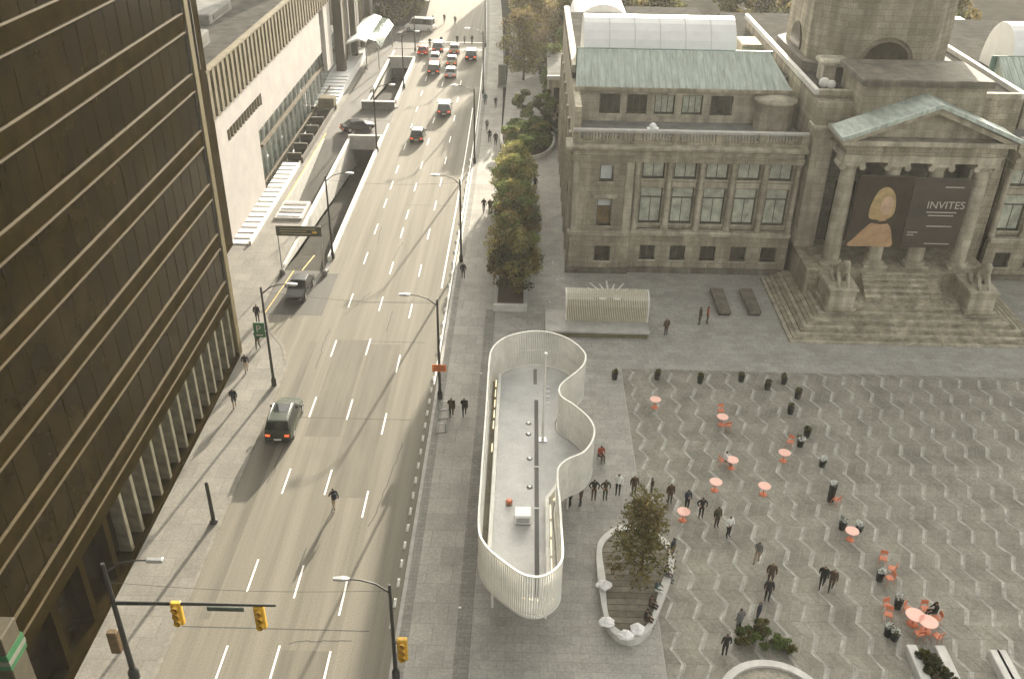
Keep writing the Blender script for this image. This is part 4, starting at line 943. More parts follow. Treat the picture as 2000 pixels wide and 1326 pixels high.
# ------------------------------------------------------------------ street lamps, signals, signs
def lamp(label, base, side, h=8.5, arm=1.95, extra=None, group='street lamps'):
    t = thing('street_lamp', label, 'street lamp', base, 0, group)
    obj('base_cover', MB().lathe(0, 0, [(.2, 0), (.2, .5), (.13, .7)], 10), metal_dk, t)
    obj('pole', MB().tube([(0, 0, .5), (0, 0, h)], [.115, .075], 10), metal_dk, t)
    pts = [(0, 0, h - .55), (side * arm * .35, 0, h + .02), (side * arm * .7, 0, h + .25), (side * arm, 0, h + .3)]
    obj('arm', MB().tube(pts, [.05, .045, .04, .035], 8), metal_dk, t)
    hd = obj('lamp_head', MB().rings([[(side * (arm - .05), -.06, h + .26), (side * (arm - .05), .06, h + .26), (side * (arm - .05), .06, h + .36), (side * (arm - .05), -.06, h + .36)], [(side * (arm + .3), -.15, h + .24), (side * (arm + .3), .15, h + .24), (side * (arm + .3), .12, h + .40), (side * (arm + .3), -.12, h + .40)], [(side * (arm + .75), -.1, h + .27), (side * (arm + .75), .1, h + .27), (side * (arm + .75), .07, h + .36), (side * (arm + .75), -.07, h + .36)]]), metal_gy, t)
    obj('lens', MB().box(*sorted((side * (arm + .12), side * (arm + .6))), -.09, .09, h + .20, h + .235), white_p, hd)
    return t
K = .11
lampL1 = lamp('dark street lamp rising beside the green parking sign', (-18.95, 59.2, K), 1)
lampL2 = lamp('dark street lamp on the parapet beside the sign gantry', (-18.6, 81.6, K), 1)
lampL3 = lamp('dark street lamp at the portal end of the near ramp', (-18.75, 112.4, K), 1, 8.2)
lampL4 = lamp('far left street lamp beside the far ramp parapet', (-18.8, 141, K), 1, 8.2)
lamp('farthest left street lamp by the waiting cars', (-19.6, 164, K), 1, 8.2)
lampR1 = lamp('street lamp at the bottom edge with a yellow signal box', (-6.1, 32.3, K), -1, 6.7)
lampR2 = lamp('right kerb street lamp carrying the orange sign', (-6.05, 58.0, K), -1)
lampR3 = lamp('right kerb street lamp level with the row of trees', (-6.05, 81.6, K), -1)
lamp('right kerb street lamp level with the oval bed', (-6.25, 109.1, K), -1, 9.2)
lamp('right kerb street lamp near the turning cars', (-6.6, 139, K), -1, 9.2)
lamp('farthest right kerb street lamp by the autumn trees', (-7.6, 168, K), -1, 9.2)
# orange sign, green parking sign
os_ = wthing('orange_sign', 'orange roadwork sign fixed to the right kerb lamp post', 'sign', (-6.0, 57.85, 2.6))
obj('plate', MB().box(-6.55, -5.5, 57.83, 57.86, 2.6, 3.2), orange_m, os_)
for z_ in (2.72, 2.88, 3.04): obj('text_line', MB().box(-6.42, -5.62, 57.822, 57.829, z_, z_ + .07), text_dk, os_)
obj('bracket', MB().box(-6.15, -5.95, 57.861, 57.9, 2.8, 3.0), metal_gy, os_)
ps = wthing('parking_sign', 'green parking sign with a pale letter P beside the lamp post', 'sign', (-19.4, 59.0, 4.4))
obj('plate', MB().box(-19.85, -19.02, 58.98, 59.05, 4.5, 5.75), green_s, ps)
text('P', .8, (-19.68, 58.97, 4.98), (R(90), 0, 0), text_lt, ps); obj('arrow_line', MB().box(-19.7, -19.2, 58.965, 58.979, 4.65, 4.75), text_lt, ps); obj('bracket', MB().box(-19.02, -18.95, 58.99, 59.04, 5.0, 5.1), metal_gy, ps)
# traffic signal mast
def signal_head(t, x, z, back=True):
    hd = obj('signal_head', MB().cbox(x - .26, x + .26, -.14, .14, z - .72, z + .72, .05), sig_y, t)
    for j in range(3):
        zz = z + .46 - j * .46
        obj('visor', MB().rings([[(x + .16 * math.cos(a) , -.141, zz + .16 * math.sin(a)) for a in [2 * math.pi * q / 12 for q in range(12)]], [(x + .17 * math.cos(a), -.36, zz + .17 * math.sin(a)) for a in [2 * math.pi * q / 12 for q in range(12)]]], cap0=False, cap1=False), sig_y, hd)
        obj('lens', MB().rings([[(x + .15 * math.cos(a), -.145, zz + .15 * math.sin(a)) for a in [2 * math.pi * q / 12 for q in range(12)]], [(x + .15 * math.cos(a), -.16, zz + .15 * math.sin(a)) for a in [2 * math.pi * q / 12 for q in range(12)]]]), mat('lens%d' % j, ((.16, .015, .01), (.16, .09, .01), (.01, .09, .05))[j], .3), hd)
ms = thing('signal_mast', 'black traffic signal mast with two yellow signal heads over the street', 'traffic signal', (-19.6, 31.9, K))
obj('pole', MB().tube([(0, 0, 0), (0, 0, 8.0)], [.16, .1], 12), metal_dk, ms)
obj('base_cover', MB().lathe(0, 0, [(.28, 0), (.28, .5), (.17, .7)], 12), metal_dk, ms)
obj('mast_arm', MB().tube([(.05, 0, 5.4), (4, 0, 5.47), (7.95, 0, 5.5)], [.11, .085, .06], 10), metal_dk, ms)
obj('lamp_arm', MB().tube([(0, 0, 7.4), (.8, 0, 8.05), (1.6, 0, 8.25), (2.2, 0, 8.3)], [.05, .045, .04, .035], 8), metal_dk, ms)
obj('lamp_head', MB().cbox(2.15, 2.95, -.14, .14, 8.24, 8.4, .04), metal_gy, ms)
signal_head(ms, 3.05, 4.85); signal_head(ms, 7.1, 4.72)
obj('street_sign', MB().box(4.55, 6.35, -.03, .03, 5.05, 5.3), mat('blade_m', (.03, .055, .045), .5, .2, 3), ms)
obj('side_signal', MB().cbox(-.75, -.25, -.2, .2, 2.0, 3.4, .05), mat('sig_brown', (.10, .06, .02), .7, .3, 4), ms)
sg = thing('kerb_signal', 'yellow pedestrian signal box low on the right kerb lamp post', 'traffic signal', (-5.75, 31.9, K))
obj('bracket', MB().box(-.3, 0, .1, .2, 2.9, 3.0), metal_dk, sg); signal_head(sg, .15, 2.7)
# gantry with clearance board
gn = wthing('height_gantry', 'dark board on two thin posts spanning the ramp entrance', 'sign gantry', (-20.7, 78.2, 0))
for x in (-22.75, -18.75): obj('post', MB().tube([(x, 78.2, 0), (x, 78.2, 5.0)], .055, 8), metal_gy, gn); obj('foot', MB().lathe(x, 78.2, [(.28, 0), (.28, .35), (.15, .5)], 10), conc_dk, gn)
obj('board', MB().box(-22.85, -18.65, 78.1, 78.18, 4.0, 5.0), board_m, gn)
for z_, (a, b) in ((4.68, (-22.5, -19.2)), (4.45, (-22.5, -20.0)), (4.2, (-22.4, -19.6))): obj('text_line', MB().box(a, b, 78.088, 78.098, z_, z_ + .09), mat('txt_o', (.28, .25, .13), .7), gn)
obj('arrow_mark', MB().box(-19.5, -19.1, 78.087, 78.097, 4.3, 4.5), sig_y, gn)
# dark bollard post on the left kerb
bo = thing('kerb_post', 'plain dark metal post standing on the left kerb', 'post', (-19.0, 43.7, K))
obj('shaft', MB().tube([(0, 0, 0), (0, 0, 3.1)], [.13, .11], 12), metal_dk, bo); obj('base_plate', MB().lathe(0, 0, [(.25, 0), (.25, .12), (.15, .2)], 12), metal_dk, bo); obj('cap', MB().ball((0, 0, 3.1), .115), metal_dk, bo)
# information pillar and kiosk along the far pavement
kp = thing('info_pillar', 'dark square pillar on the far pavement under the trees', 'pillar', (-3.9, 143, K))
obj('panel', MB().cbox(-.55, .55, -.35, .35, .3, 3.4, .05), mat('kiosk_m', (.09, .10, .08), .6, .2, 2), kp); obj('plinth', MB().box(-.65, .65, -.45, .45, 0, .3), conc_dk, kp)
kp = thing('banner_pole', 'slim pole with a dark banner on the far pavement', 'pole', (-3.7, 150, K))
obj('pole', MB().tube([(0, 0, 0), (0, 0, 6)], .06, 8), metal_gy, kp); obj('flag', MB().box(-.35, .05, -.03, .03, 4.0, 6.0), mat('bflag', (.09, .10, .06), .7), kp)
# meters / racks by the kerb
for i, (x, y) in enumerate(((-5.6, 56.4), (-5.55, 55.3), (-5.6, 53.6))):
    t = thing('kerb_rack', ('grey bike rack hoop nearest the orange sign', 'grey bike rack hoop second from the orange sign', 'grey bike rack hoop third from the orange sign')[i], 'bike rack', (x, y, K), R(15), 'kerb racks')
    obj('hoop', MB().tube([(-.35, 0, 0), (-.35, 0, .7), (-.2, 0, .85), (.2, 0, .85), (.35, 0, .7), (.35, 0, 0)], .03, 6), metal_gy, t); obj('foot_plate', MB().box(-.42, .42, -.06, .06, 0, .02), metal_dk, t)
# low white delineators along the kerb
d0 = None
ds = []
yy = 36.0
while yy < 112:
    ds.append(yy); yy += 1.55 if yy < 62 else 2.4
for i, y in enumerate(ds):
    if d0 is None:
        d0 = thing('lane_delineator', 'low white wedge marker in the row along the right kerb', 'delineator', (-6.85, y, 0), 0, 'markers along the right kerb')
        obj('wedge', MB().rings([[(-.09, -.35, .006), (.09, -.35, .006), (.09, .35, .006), (-.09, .35, .006)], [(-.03, -.25, .12), (.03, -.25, .12), (.03, .05, .2), (-.03, .05, .2)]]), white_p, d0)
    else:
        o = copy_tree(d0); o.location = (-6.85 + bend(y), y, 0)
# span wires
for i, (a, b, lb) in enumerate((((-18.95, 59.2 + 0, 8.3), (-6.05, 58, 8.3), 'thin cable over the street between the middle lamp posts'), ((-19.6, 31.9, 6.9), (-6.1, 32.3, 6.4), 'thin cable over the street beside the signal mast'), ((-18.6, 81.6, 8.2), (-6.05, 81.6, 8.2), 'thin cable over the street by the sign gantry'))):
    pts = [Vector(a).lerp(Vector(b), j / 10) - Vector((0, 0, .3 * math.sin(math.pi * j / 10))) for j in range(11)]
    obj('span_wire', MB().tube(pts, .012, 5), metal_dk, None, lb, 'cable')

# ------------------------------------------------------------------ vehicles
paint = {k: mat('car_' + k, c, .22, .05, 2, metal=m_, spec=.6) for k, c, m_ in (('black', (.015, .016, .017), 0), ('grey', (.10, .105, .11), .3), ('white', (.72, .72, .71), 0), ('silver', (.42, .43, .44), .5), ('red', (.30, .02, .015), 0), ('dkgreen', (.035, .045, .03), .1), ('tan', (.20, .17, .10), .2))}
car_glass = mat('car_glass', (.012, .014, .015), .06, .1, 2, spec=.7)
def car(name, label, loc, rz, col, kind='sedan', cat='car', group='vehicles on the street'):
    t = thing(name, label, cat, loc, rz, group)
    P = paint[col]
    L_, W, hb, hr = {'sedan': (4.5, 1.82, .92, 1.42), 'suv': (4.75, 1.95, 1.08, 1.75), 'van': (5.6, 2.05, 1.2, 2.4), 'hatch': (4.1, 1.78, .95, 1.5)}[kind]
    hw = W / 2; l = L_ / 2
    # body: rounded sections along the length
    def sec(y, w_, zb, zt, r=.12):
        return [(-w_ + r, y, zb), (w_ - r, y, zb), (w_, y, zb + r), (w_ * 1.0, y, zt - r * 1.3), (w_ - r * .8, y, zt), (-w_ + r * .8, y, zt), (-w_, y, zt - r * 1.3), (-w_, y, zb + r)]
    hood = hb - (.10 if kind != 'van' else .05)
    S = [(-l, hw * .86, .38, hb - .18), (-l + .12, hw * .95, .25, hb - .03), (-l + .6, hw, .22, hb), (0, hw, .22, hb), (l - 1.3, hw, .22, hb - .01), (l - .5, hw * .96, .22, hood - .06), (l - .1, hw * .86, .28, hood - .16), (l, hw * .76, .38, hood - .26)]
    body = obj('body', MB().rings([sec(*q) for q in S], smooth=False), P, t)
    # greenhouse
    if kind == 'suv': base, top = (-l + .14, l - 1.35), (-l + .42, l - 2.05)
    elif kind == 'van': base, top = (-l + .1, l - .75), (-l + .18, l - 1.5)
    elif kind == 'hatch': base, top = (-l + .2, l - 1.1), (-l + .75, l - 1.9)
    else: base, top = (-l + .55, l - 1.2), (-l + 1.25, l - 2.0)
    bw, tw_ = hw - .06, hw - .24
    b4 = [(-bw, base[0], hb - .02), (bw, base[0], hb - .02), (bw, base[1], hb - .02), (-bw, base[1], hb - .02)]
    t4 = [(-tw_, top[0], hr - .05), (tw_, top[0], hr - .05), (tw_, top[1], hr - .05), (-tw_, top[1], hr - .05)]
    cab = obj('cabin', MB().rings([b4, t4]), P, t)
    def pane(nm, i, j, ins=.07, off=.012):
        a, b, c_, d = [Vector(q) for q in (b4[i], b4[j], t4[j], t4[i])]
        n_ = (b - a).cross(d - a).normalized()
        def pt(u, v): return (a.lerp(b, u)).lerp(d.lerp(c_, u), v) + n_ * off
        u = ins / max(.2, (b - a).length) * 1.3
        f4 = [pt(u, .1), pt(1 - u, .1), pt(1 - u, .92), pt(u, .92)]
        obj(nm, MB().rings([[q - n_ * .02 for q in f4], f4]), car_glass, cab)
    pane('rear_window', 0, 1); pane('side_window', 1, 2); pane('windscreen', 2, 3); pane('side_window', 3, 0)
    rr = [(-tw_ + .02, top[0] - .03), (tw_ - .02, top[0] - .03), (tw_ + .02, top[0] + .1), (tw_ + .02, top[1] - .1), (tw_ - .02, top[1] + .03), (-tw_ + .02, top[1] + .03), (-tw_ - .02, top[1] - .1), (-tw_ - .02, top[0] + .1)]
    roof = obj('roof', MB().rings([[(x, y, hr - .055) for x, y in rr], [(x * .98, y * 1.0, hr - .02) for x, y in rr], [(x * .85, (y - (top[0] + top[1]) / 2) * .9 + (top[0] + top[1]) / 2, hr) for x, y in rr]]), P, t)
    if kind == 'suv':
        for s in (-1, 1): obj('roof_rail', MB().tube([(s * (tw_ - .1), top[0] + .15, hr + .0), (s * (tw_ - .1), top[0] + .3, hr + .09), (s * (tw_ - .1), top[1] - .3, hr + .09), (s * (tw_ - .1), top[1] - .15, hr)], .022, 6), metal_gy, roof)
        obj('sunroof', MB().box(-tw_ + .25, tw_ - .25, (top[0] + top[1]) / 2 - .1, top[1] - .25, hr + .001, hr + .012), car_glass, roof)
    for s in (-1, 1):
        obj('tail_light', MB().box(*sorted((s * (hw * .52), s * (hw * .85))), -l - .0, -l + .1, hb - .40, hb - .22), red_l, t)
        obj('headlight', MB().box(*sorted((s * (hw * .45), s * (hw * .78))), l - .14, l + .0, hood - .42, hood - .30), white_p, t)
        obj('mirror', MB().cbox(*sorted((s * (hw + .02), s * (hw + .2))), base[1] - .35, base[1] - .22, hb - .02, hb + .14, .02), P, t)
    obj('rear_bumper', MB().cbox(-hw * .88, hw * .88, -l - .07, -l + .06, .3, .52, .03), rubber, t)
    obj('front_bumper', MB().cbox(-hw * .78, hw * .78, l - .06, l + .05, .3, .48, .03), rubber, t)
    obj('number_plate', MB().box(-.26, .26, -l - .085, -l - .072, .42, .54), white_p, t)
    wr = .33 if kind != 'suv' else .37
    for sx in (-1, 1):
        for y in (-l + .85, l - .85):
            x = sx * (hw - .1)
            wl_ = obj('wheel', MB().rings([[(x + dx, y + rr_ * math.cos(a), wr + rr_ * math.sin(a)) for a in [2 * math.pi * q / 16 for q in range(16)]] for dx, rr_ in ((-.11, wr * .9), (-.08, wr), (.08, wr), (.11, wr * .9))]), rubber, t)
            obj('rim', MB().rings([[(x + sx * dx, y + r_ * math.cos(a), wr + r_ * math.sin(a)) for a in [2 * math.pi * q / 12 for q in range(12)]] for dx, r_ in ((.105, wr * .62), (.122, wr * .55))]), metal_gy, wl_)
    return t
car('parked_suv', 'dark SUV with roof rails in the left lane beside the kerb post', (-16.95, 54.3, 0), R(1), 'dkgreen', 'suv')
car('black_car', 'black car driving out past the height gantry', (-20.3, 74.6, 0), R(178), 'black', 'sedan')
car('black_car', 'black car turning past the far end of the near ramp', (-22.6, 121.2, 0), R(-62), 'black', 'sedan')
car('hatchback', 'dark hatchback driving away alone in the second lane', (-14.2, 118.2, 0), R(.5), 'dkgreen', 'hatch')
car('street_car', 'dark taxi-sized car with a pale roof following in the third lane', (-11.6, 129.8, 0), R(1), 'grey', 'suv')
for (x, y, c_, k_, lb) in ((-17.1, 163.0, 'red', 'hatch', 'reddish car leftmost in the waiting queue'), (-14.6, 165.5, 'grey', 'suv', 'grey car second from left at the head of the queue'), (-11.7, 164.6, 'tan', 'sedan', 'tan car third from left at the head of the queue'), (-8.7, 160.4, 'black', 'suv', 'dark tall car rightmost by the kerb in the queue'), (-14.7, 158.2, 'white', 'hatch', 'white car in the second row of the queue'), (-11.8, 156.6, 'tan', 'sedan', 'tan car behind the head of the queue'), (-14.4, 151.0, 'black', 'suv', 'black car with white roof glint near the back of the queue'), (-11.6, 149.0, 'silver', 'hatch', 'silver hatchback last in the queue')):
    car('street_car', lb, (x + bend(y), y, 0), R(1.5), c_, k_, group='cars queuing at the far crossing')
car('white_van', 'white van crossing beyond the queue at the far left', (-20.5, 180.5, 0), R(80), 'white', 'van', 'van')
car('white_van', 'white van parked behind the trees along the far pavement', (5.2, 150, .1), R(4), 'white', 'van', 'van')

# ------------------------------------------------------------------ people
def person_mesh(name, J, coat=False):
    """one continuous skinned figure; J overrides joint positions"""
    P = dict(pel=(0, 0, .95), spn=(0, .01, 1.17), chs=(0, 0, 1.38), nck=(0, .01, 1.53), hd=(0, .025, 1.60), top=(0, .02, 1.69))
    for s, k in ((-1, 'l'), (1, 'r')):
        P.update({'hip' + k: (s * .095, 0, .90), 'kne' + k: (s * .10, .03, .49), 'ank' + k: (s * .10, -.02, .09), 'toe' + k: (s * .11, .14, .045),
                  'sho' + k: (s * .18, 0, 1.43), 'elb' + k: (s * .25, -.03, 1.15), 'wri' + k: (s * .25, .06, .92), 'hnd' + k: (s * .245, .10, .83)})
    P.update(J)
    Rr = dict(pel=(.15, .115), spn=(.135, .105), chs=(.165, .115), nck=(.06, .06), hd=(.082, .095), top=(.075, .085), hip=(.095, .095), kne=(.065, .065), ank=(.047, .047), toe=(.045, .035), sho=(.075, .075), elb=(.052, .052), wri=(.04, .04), hnd=(.042, .03))
    if coat: Rr.update(pel=(.19, .15), spn=(.17, .14), hip=(.115, .115), chs=(.19, .14), sho=(.085, .085), elb=(.065, .065))
    E_ = [('pel', 'spn', 2), ('spn', 'chs', 2), ('chs', 'nck', 2), ('nck', 'hd', 0), ('hd', 'top', 1)]
    for k in 'lr': E_ += [('pel', 'hip' + k, 3), ('hip' + k, 'kne' + k, 3), ('kne' + k, 'ank' + k, 3), ('ank' + k, 'toe' + k, 4), ('chs', 'sho' + k, 2), ('sho' + k, 'elb' + k, 2), ('elb' + k, 'wri' + k, 2), ('wri' + k, 'hnd' + k, 0)]
    names = list(P); idx = {n_: i for i, n_ in enumerate(names)}
    me = bpy.data.meshes.new(name); me.from_pydata([P[n_] for n_ in names], [(idx[a], idx[b]) for a, b, _ in E_], [])
    o = bpy.data.objects.new(name, me); C.objects.link(o)
    sk = o.modifiers.new('s', 'SKIN'); sk.use_smooth_shade = True
    if not me.skin_vertices: me.skin_vertices.new() if hasattr(me.skin_vertices, 'new') else None
    sv = me.skin_vertices[0].data
    for n_ in names:
        sv[idx[n_]].radius = Rr.get(n_, Rr.get(n_[:3])); sv[idx[n_]].use_root = (n_ == 'pel')
    ss = o.modifiers.new('u', 'SUBSURF'); ss.levels = 1; ss.render_levels = 1
    dg = bpy.context.evaluated_depsgraph_get(); dg.update()
    out = bpy.data.meshes.new_from_object(o.evaluated_get(dg)); bpy.data.objects.remove(o)
    seg = [(np.array(P[a], float), np.array(P[b], float), m) for a, b, m in E_]
    n = len(out.polygons); cen = np.zeros(n * 3); out.polygons.foreach_get('center', cen); cen = cen.reshape(-1, 3)
    D = []
    for a, b, m in seg:
        ab = b - a; t_ = np.clip(((cen - a) @ ab) / (ab @ ab), 0, 1); D.append(np.linalg.norm(cen - (a + t_[:, None] * ab), axis=1))
    mi = np.array([s[2] for s in seg])[np.argmin(np.array(D), 0)]
    hz = np.array(P['hd'])
    hm = (cen[:, 2] > hz[2] - .02) & (np.linalg.norm(cen - np.array(P['hd']), axis=1) < .25) & ((cen[:, 1] < hz[1] + .045) | (cen[:, 2] > hz[2] + .075)); mi[hm] = 1
    if coat: mi[(mi == 3) & (cen[:, 2] > .62)] = 2
    out.materials.clear()
    for _ in range(5): out.materials.append(skin_m)
    out.polygons.foreach_set('material_index', mi.astype(np.int32)); out.polygons.foreach_set('use_smooth', np.ones(n, bool)); out.update(); out.name = name
    return out
W1 = {'kner': (.09, .19, .51), 'ankr': (.08, .22, .10), 'toer': (.09, .38, .07), 'knel': (-.09, .0, .48), 'ankl': (-.08, -.22, .12), 'toel': (-.09, -.09, .045), 'elbl': (-.24, .10, 1.17), 'wril': (-.23, .28, 1.02), 'hndl': (-.22, .36, .99), 'elbr': (.24, -.16, 1.17), 'wrir': (.24, -.18, .93), 'hndr': (.24, -.16, .84)}
ARM = {'elbl': (-.33, -.03, 1.17), 'wril': (-.24, .13, 1.02), 'hndl': (-.17, .16, .99), 'elbr': (.32, -.06, 1.18), 'wrir': (.22, .12, 1.04), 'hndr': (.15, .16, 1.02), 'kner': (.10, .05, .49)}
PHN = {'elbr': (.24, .06, 1.15), 'wrir': (.12, .26, 1.22), 'hndr': (.06, .30, 1.30), 'kner': (.11, .06, .49)}
dz_ = -.47
SIT = {'pel': (0, 0, .52), 'spn': (0, .02, .74), 'chs': (0, .05, .95), 'nck': (0, .08, 1.10), 'hd': (0, .11, 1.17), 'top': (0, .12, 1.26)}
for s, k_ in ((-1, 'l'), (1, 'r')): SIT.update({'hip' + k_: (s * .095, .05, .50), 'kne' + k_: (s * .11, .45, .50), 'ank' + k_: (s * .11, .44, .09), 'toe' + k_: (s * .12, .60, .045), 'sho' + k_: (s * .18, .05, 1.0), 'elb' + k_: (s * .24, .12, .74), 'wri' + k_: (s * .16, .34, .68), 'hnd' + k_: (s * .10, .40, .66)})
PM = {'stand': person_mesh('person', {}), 'coat': person_mesh('person', {'kner': (.10, .05, .49)}, True), 'walk': person_mesh('person', W1), 'walkcoat': person_mesh('person', W1, True), 'arms': person_mesh('person', ARM), 'phone': person_mesh('person', PHN), 'sit': person_mesh('person', SIT)}
cloth = {k: mat('cl_' + k, c, .9, .12, 8) for k, c in (('black', (.016, .016, .016)), ('navy', (.025, .03, .05)), ('grey', (.14, .14, .14)), ('white', (.72, .72, .70)), ('olive', (.05, .05, .025)), ('brown', (.075, .045, .025)), ('red', (.32, .07, .035)), ('blue', (.06, .09, .14)), ('tan', (.33, .26, .17)), ('teal', (.04, .08, .08)))}
hair_m = [mat('hair_a', (.015, .012, .01), .7, .2, 10), mat('hair_b', (.05, .03, .018), .7, .2, 10), mat('hair_c', (.16, .11, .06), .7, .2, 10)]
def person(label, loc, rz, pose, top_, leg_, h=1.0, group=None, hair=0):
    o = bpy.data.objects.new('person', PM[pose]); C.objects.link(o)
    o.location = loc; o.rotation_euler = (0, 0, rz); o.scale = (h, h, h)
    for i, m in enumerate((skin_m, hair_m[hair % 3], cloth[top_], cloth[leg_], black_m)):
        o.material_slots[i].link = 'OBJECT'; o.material_slots[i].material = m
    return tag(o, label, 'person', group)
def gp(px, py, z=.105): return G(px, py, z)
def gs(px, py): return G(px, py, 0.002)
person('person in dark top striding across the street', gs(654, 994), R(35), 'walk', 'black', 'tan')
bp = thing('backpack', 'dark backpack on the person crossing the street', 'backpack', gs(654, 994) + Vector((.09, -.17, 1.25)), R(35)); obj('bag', MB().cbox(-.15, .15, -.09, .09, -.25, .2, .05), cloth['navy'], bp); obj('strap', MB().tube([(-.1, .08, .15), (-.1, .14, .2), (-.1, .2, .1)], .015, 5), cloth['navy'], bp)
for (px, py, rz, ps_, a, b, lb) in (
        (505, 681, 175, 'walkcoat', 'olive', 'black', 'person in olive coat walking under the green parking sign'), (504, 630, 0, 'coat', 'black', 'black', 'dark clad person at the kerb behind the parking sign'),
        (482, 727, 200, 'walk', 'black', 'tan', 'person in dark jacket and tan trousers at the tower corner'), (459, 796, 200, 'walkcoat', 'black', 'tan', 'person in black coat walking along the foot of the tower'),
        (905, 545, 5, 'coat', 'black', 'black', 'lone person in black beside the right kerb lamp'), (882, 816, 0, 'walkcoat', 'brown', 'black', 'person in brown coat, left of the pair walking away'), (907, 814, 0, 'walkcoat', 'black', 'navy', 'person in black jacket, right of the pair walking away'),
        (945, 416, 10, 'walk', 'black', 'black', 'dark clad person left of the planter trees'), (957, 419, -10, 'walkcoat', 'brown', 'black', 'person in brown close beside the planter trees'),
        (1045, 374, 0, 'walk', 'black', 'navy', 'person in black walking in the sunlit gap by the gallery'), (956, 279, 0, 'walk', 'black', 'black', 'dark person, left of two near the oval bed'), (968, 285, 0, 'coat', 'black', 'navy', 'dark person, right of two near the oval bed'),
        (951, 257, 0, 'walk', 'grey', 'black', 'grey clad person behind the two near the oval bed'), (948, 206, 0, 'coat', 'teal', 'black', 'person in teal far along the pavement'), (968, 212, 180, 'walk', 'black', 'black', 'dark person far along the pavement beside the pillar'),
        (1300, 655, 20, 'coat', 'brown', 'black', 'lone person in brown before the stage platform'), (1366, 634, 90, 'coat', 'olive', 'olive', 'person in olive, left of two before the granite slabs'), (1380, 632, -90, 'stand', 'red', 'brown', 'person in reddish top before the granite slabs'),
        (840, 95, 0, 'stand', 'black', 'black', 'dark person at the head of the queue of cars, leftmost'), (862, 90, 0, 'walk', 'navy', 'black', 'person in navy crossing before the cars, second'), (893, 88, 0, 'walk', 'black', 'black', 'dark person crossing before the cars, third'), (908, 88, 40, 'walk', 'grey', 'black', 'grey person crossing before the cars, fourth'), (922, 88, 40, 'coat', 'black', 'black', 'dark person crossing before the cars, rightmost'), (846, 47, 0, 'walk', 'olive', 'black', 'distant person beyond the crossing, left'), (889, 50, 0, 'walk', 'black', 'black', 'distant person beyond the crossing, right'), (868, 46, 0, 'walk', 'brown', 'black', 'distant person beyond the crossing, between two others')):
    road = lb.find('cross') >= 0 and lb.find('street') < 0 or 'queue of cars' in lb
    person(lb, gs(px, py) if road else gp(px, py), R(rz), ps_, a, b, rng.uniform(.97, 1.05), None, rng.randrange(3))
Q = 'people queuing beside the pavilion'
for (px, py, rz, ps_, a, b, lb) in (
        (1113, 990, 60, 'coat', 'black', 'black', 'person in black nearest the pavilion in the queue'), (1134, 987, 80, 'coat', 'brown', 'black', 'person in brown coat, second in the queue from the pavilion'), (1159, 976, 180, 'arms', 'black', 'brown', 'person in black with elbows out, third in the queue'), (1181, 976, 190, 'arms', 'olive', 'olive', 'tall person in olive, fourth in the queue'),
        (1206, 967, 170, 'stand', 'white', 'black', 'person in white top, fifth in the queue'), (1237, 967, 180, 'coat', 'brown', 'black', 'person in dark brown coat, sixth in the queue behind the planter tree'), (1272, 964, 100, 'stand', 'olive', 'olive', 'shorter person in olive, seventh in the queue'), (1307, 983, 190, 'coat', 'brown', 'black', 'person in dark coat, eighth in the queue'),
        (1340, 996, 200, 'phone', 'navy', 'black', 'person in navy standing at the pale round table'), (1368, 1011, 180, 'arms', 'black', 'black', 'person in black with arms spread in the queue'), (1398, 1029, 200, 'coat', 'olive', 'black', 'person in dark olive coat near the end of the queue'), (1421, 1048, 210, 'arms', 'white', 'black', 'person in white shirt at the end of the queue')):
    person(lb, gp(px, py), R(rz), ps_, a, b, (.8 if 'shorter' in lb else rng.uniform(.98, 1.06)), Q, rng.randrange(3))
for (px, py, rz, ps_, a, b, lb) in (
        (1477, 1098, 150, 'walk', 'grey', 'tan', 'person in grey with bare legs walking below the queue'), (1502, 1142, 170, 'coat', 'brown', 'black', 'person in long brown coat alone on the patterned paving'), (1497, 1172, 170, 'coat', 'black', 'black', 'person in black just below the one in long brown coat'), (1603, 1147, 160, 'walkcoat', 'black', 'black', 'person in black, left of the pair on the patterned paving'), (1621, 1152, 160, 'walkcoat', 'brown', 'black', 'person in brown, right of the pair on the patterned paving'),
        (1478, 1216, 60, 'coat', 'navy', 'blue', 'person in navy near the round planter shrubs'), (1441, 1232, 30, 'coat', 'grey', 'black', 'person in grey beside the round planter shrubs'), (1414, 1280, 0, 'stand', 'black', 'black', 'person in black left of the round planter'),
        (1311, 1092, 240, 'coat', 'navy', 'grey', 'person in navy standing at the right end of the tree planter')):
    person(lb, gp(px, py), R(rz), ps_, a, b, rng.uniform(.97, 1.05), None, rng.randrange(3))

# ------------------------------------------------------------------ plaza furniture
tb0 = None
def table(px, py, lb, sc_=1.0):
    global tb0
    p = gp(px, py, .72); p.z = .105
    if tb0 is None:
        t = thing('round_table', lb, 'table', p, 0, 'round plaza tables')
        obj('table_top', MB().lathe(0, 0, [(.40, .70), (.42, .71), (.42, .735), (.40, .745)], 28, smooth=False), table_top, t); obj('stem', MB().tube([(0, 0, .03), (0, 0, .70)], .035, 8), chair_m, t); obj('foot', MB().lathe(0, 0, [(.26, 0), (.26, .02), (.06, .04)], 16), chair_m, t)
        tb0 = t
    else:
        t = copy_tree(tb0); t['label'] = lb; t.location = p
    t.scale = (sc_, sc_, 1); return t
for px, py, lb in ((1280, 782, 'pink-topped round table alone at the top left of the paving'), (1411, 816, 'pink-topped round table with a chair on each side'), (1430, 900, 'pink-topped round table beside a seated person'), (1398, 943, 'pink-topped round table above the middle of the queue'), (1493, 951, 'pink-topped round table alone right of the queue'), (1532, 886, 'pink-topped round table below a single orange chair'), (1335, 1001, 'pink-topped round table beside the person in navy'), (1664, 1039, 'pink-topped round table between pale flower tubs')):
    table(px, py, lb)
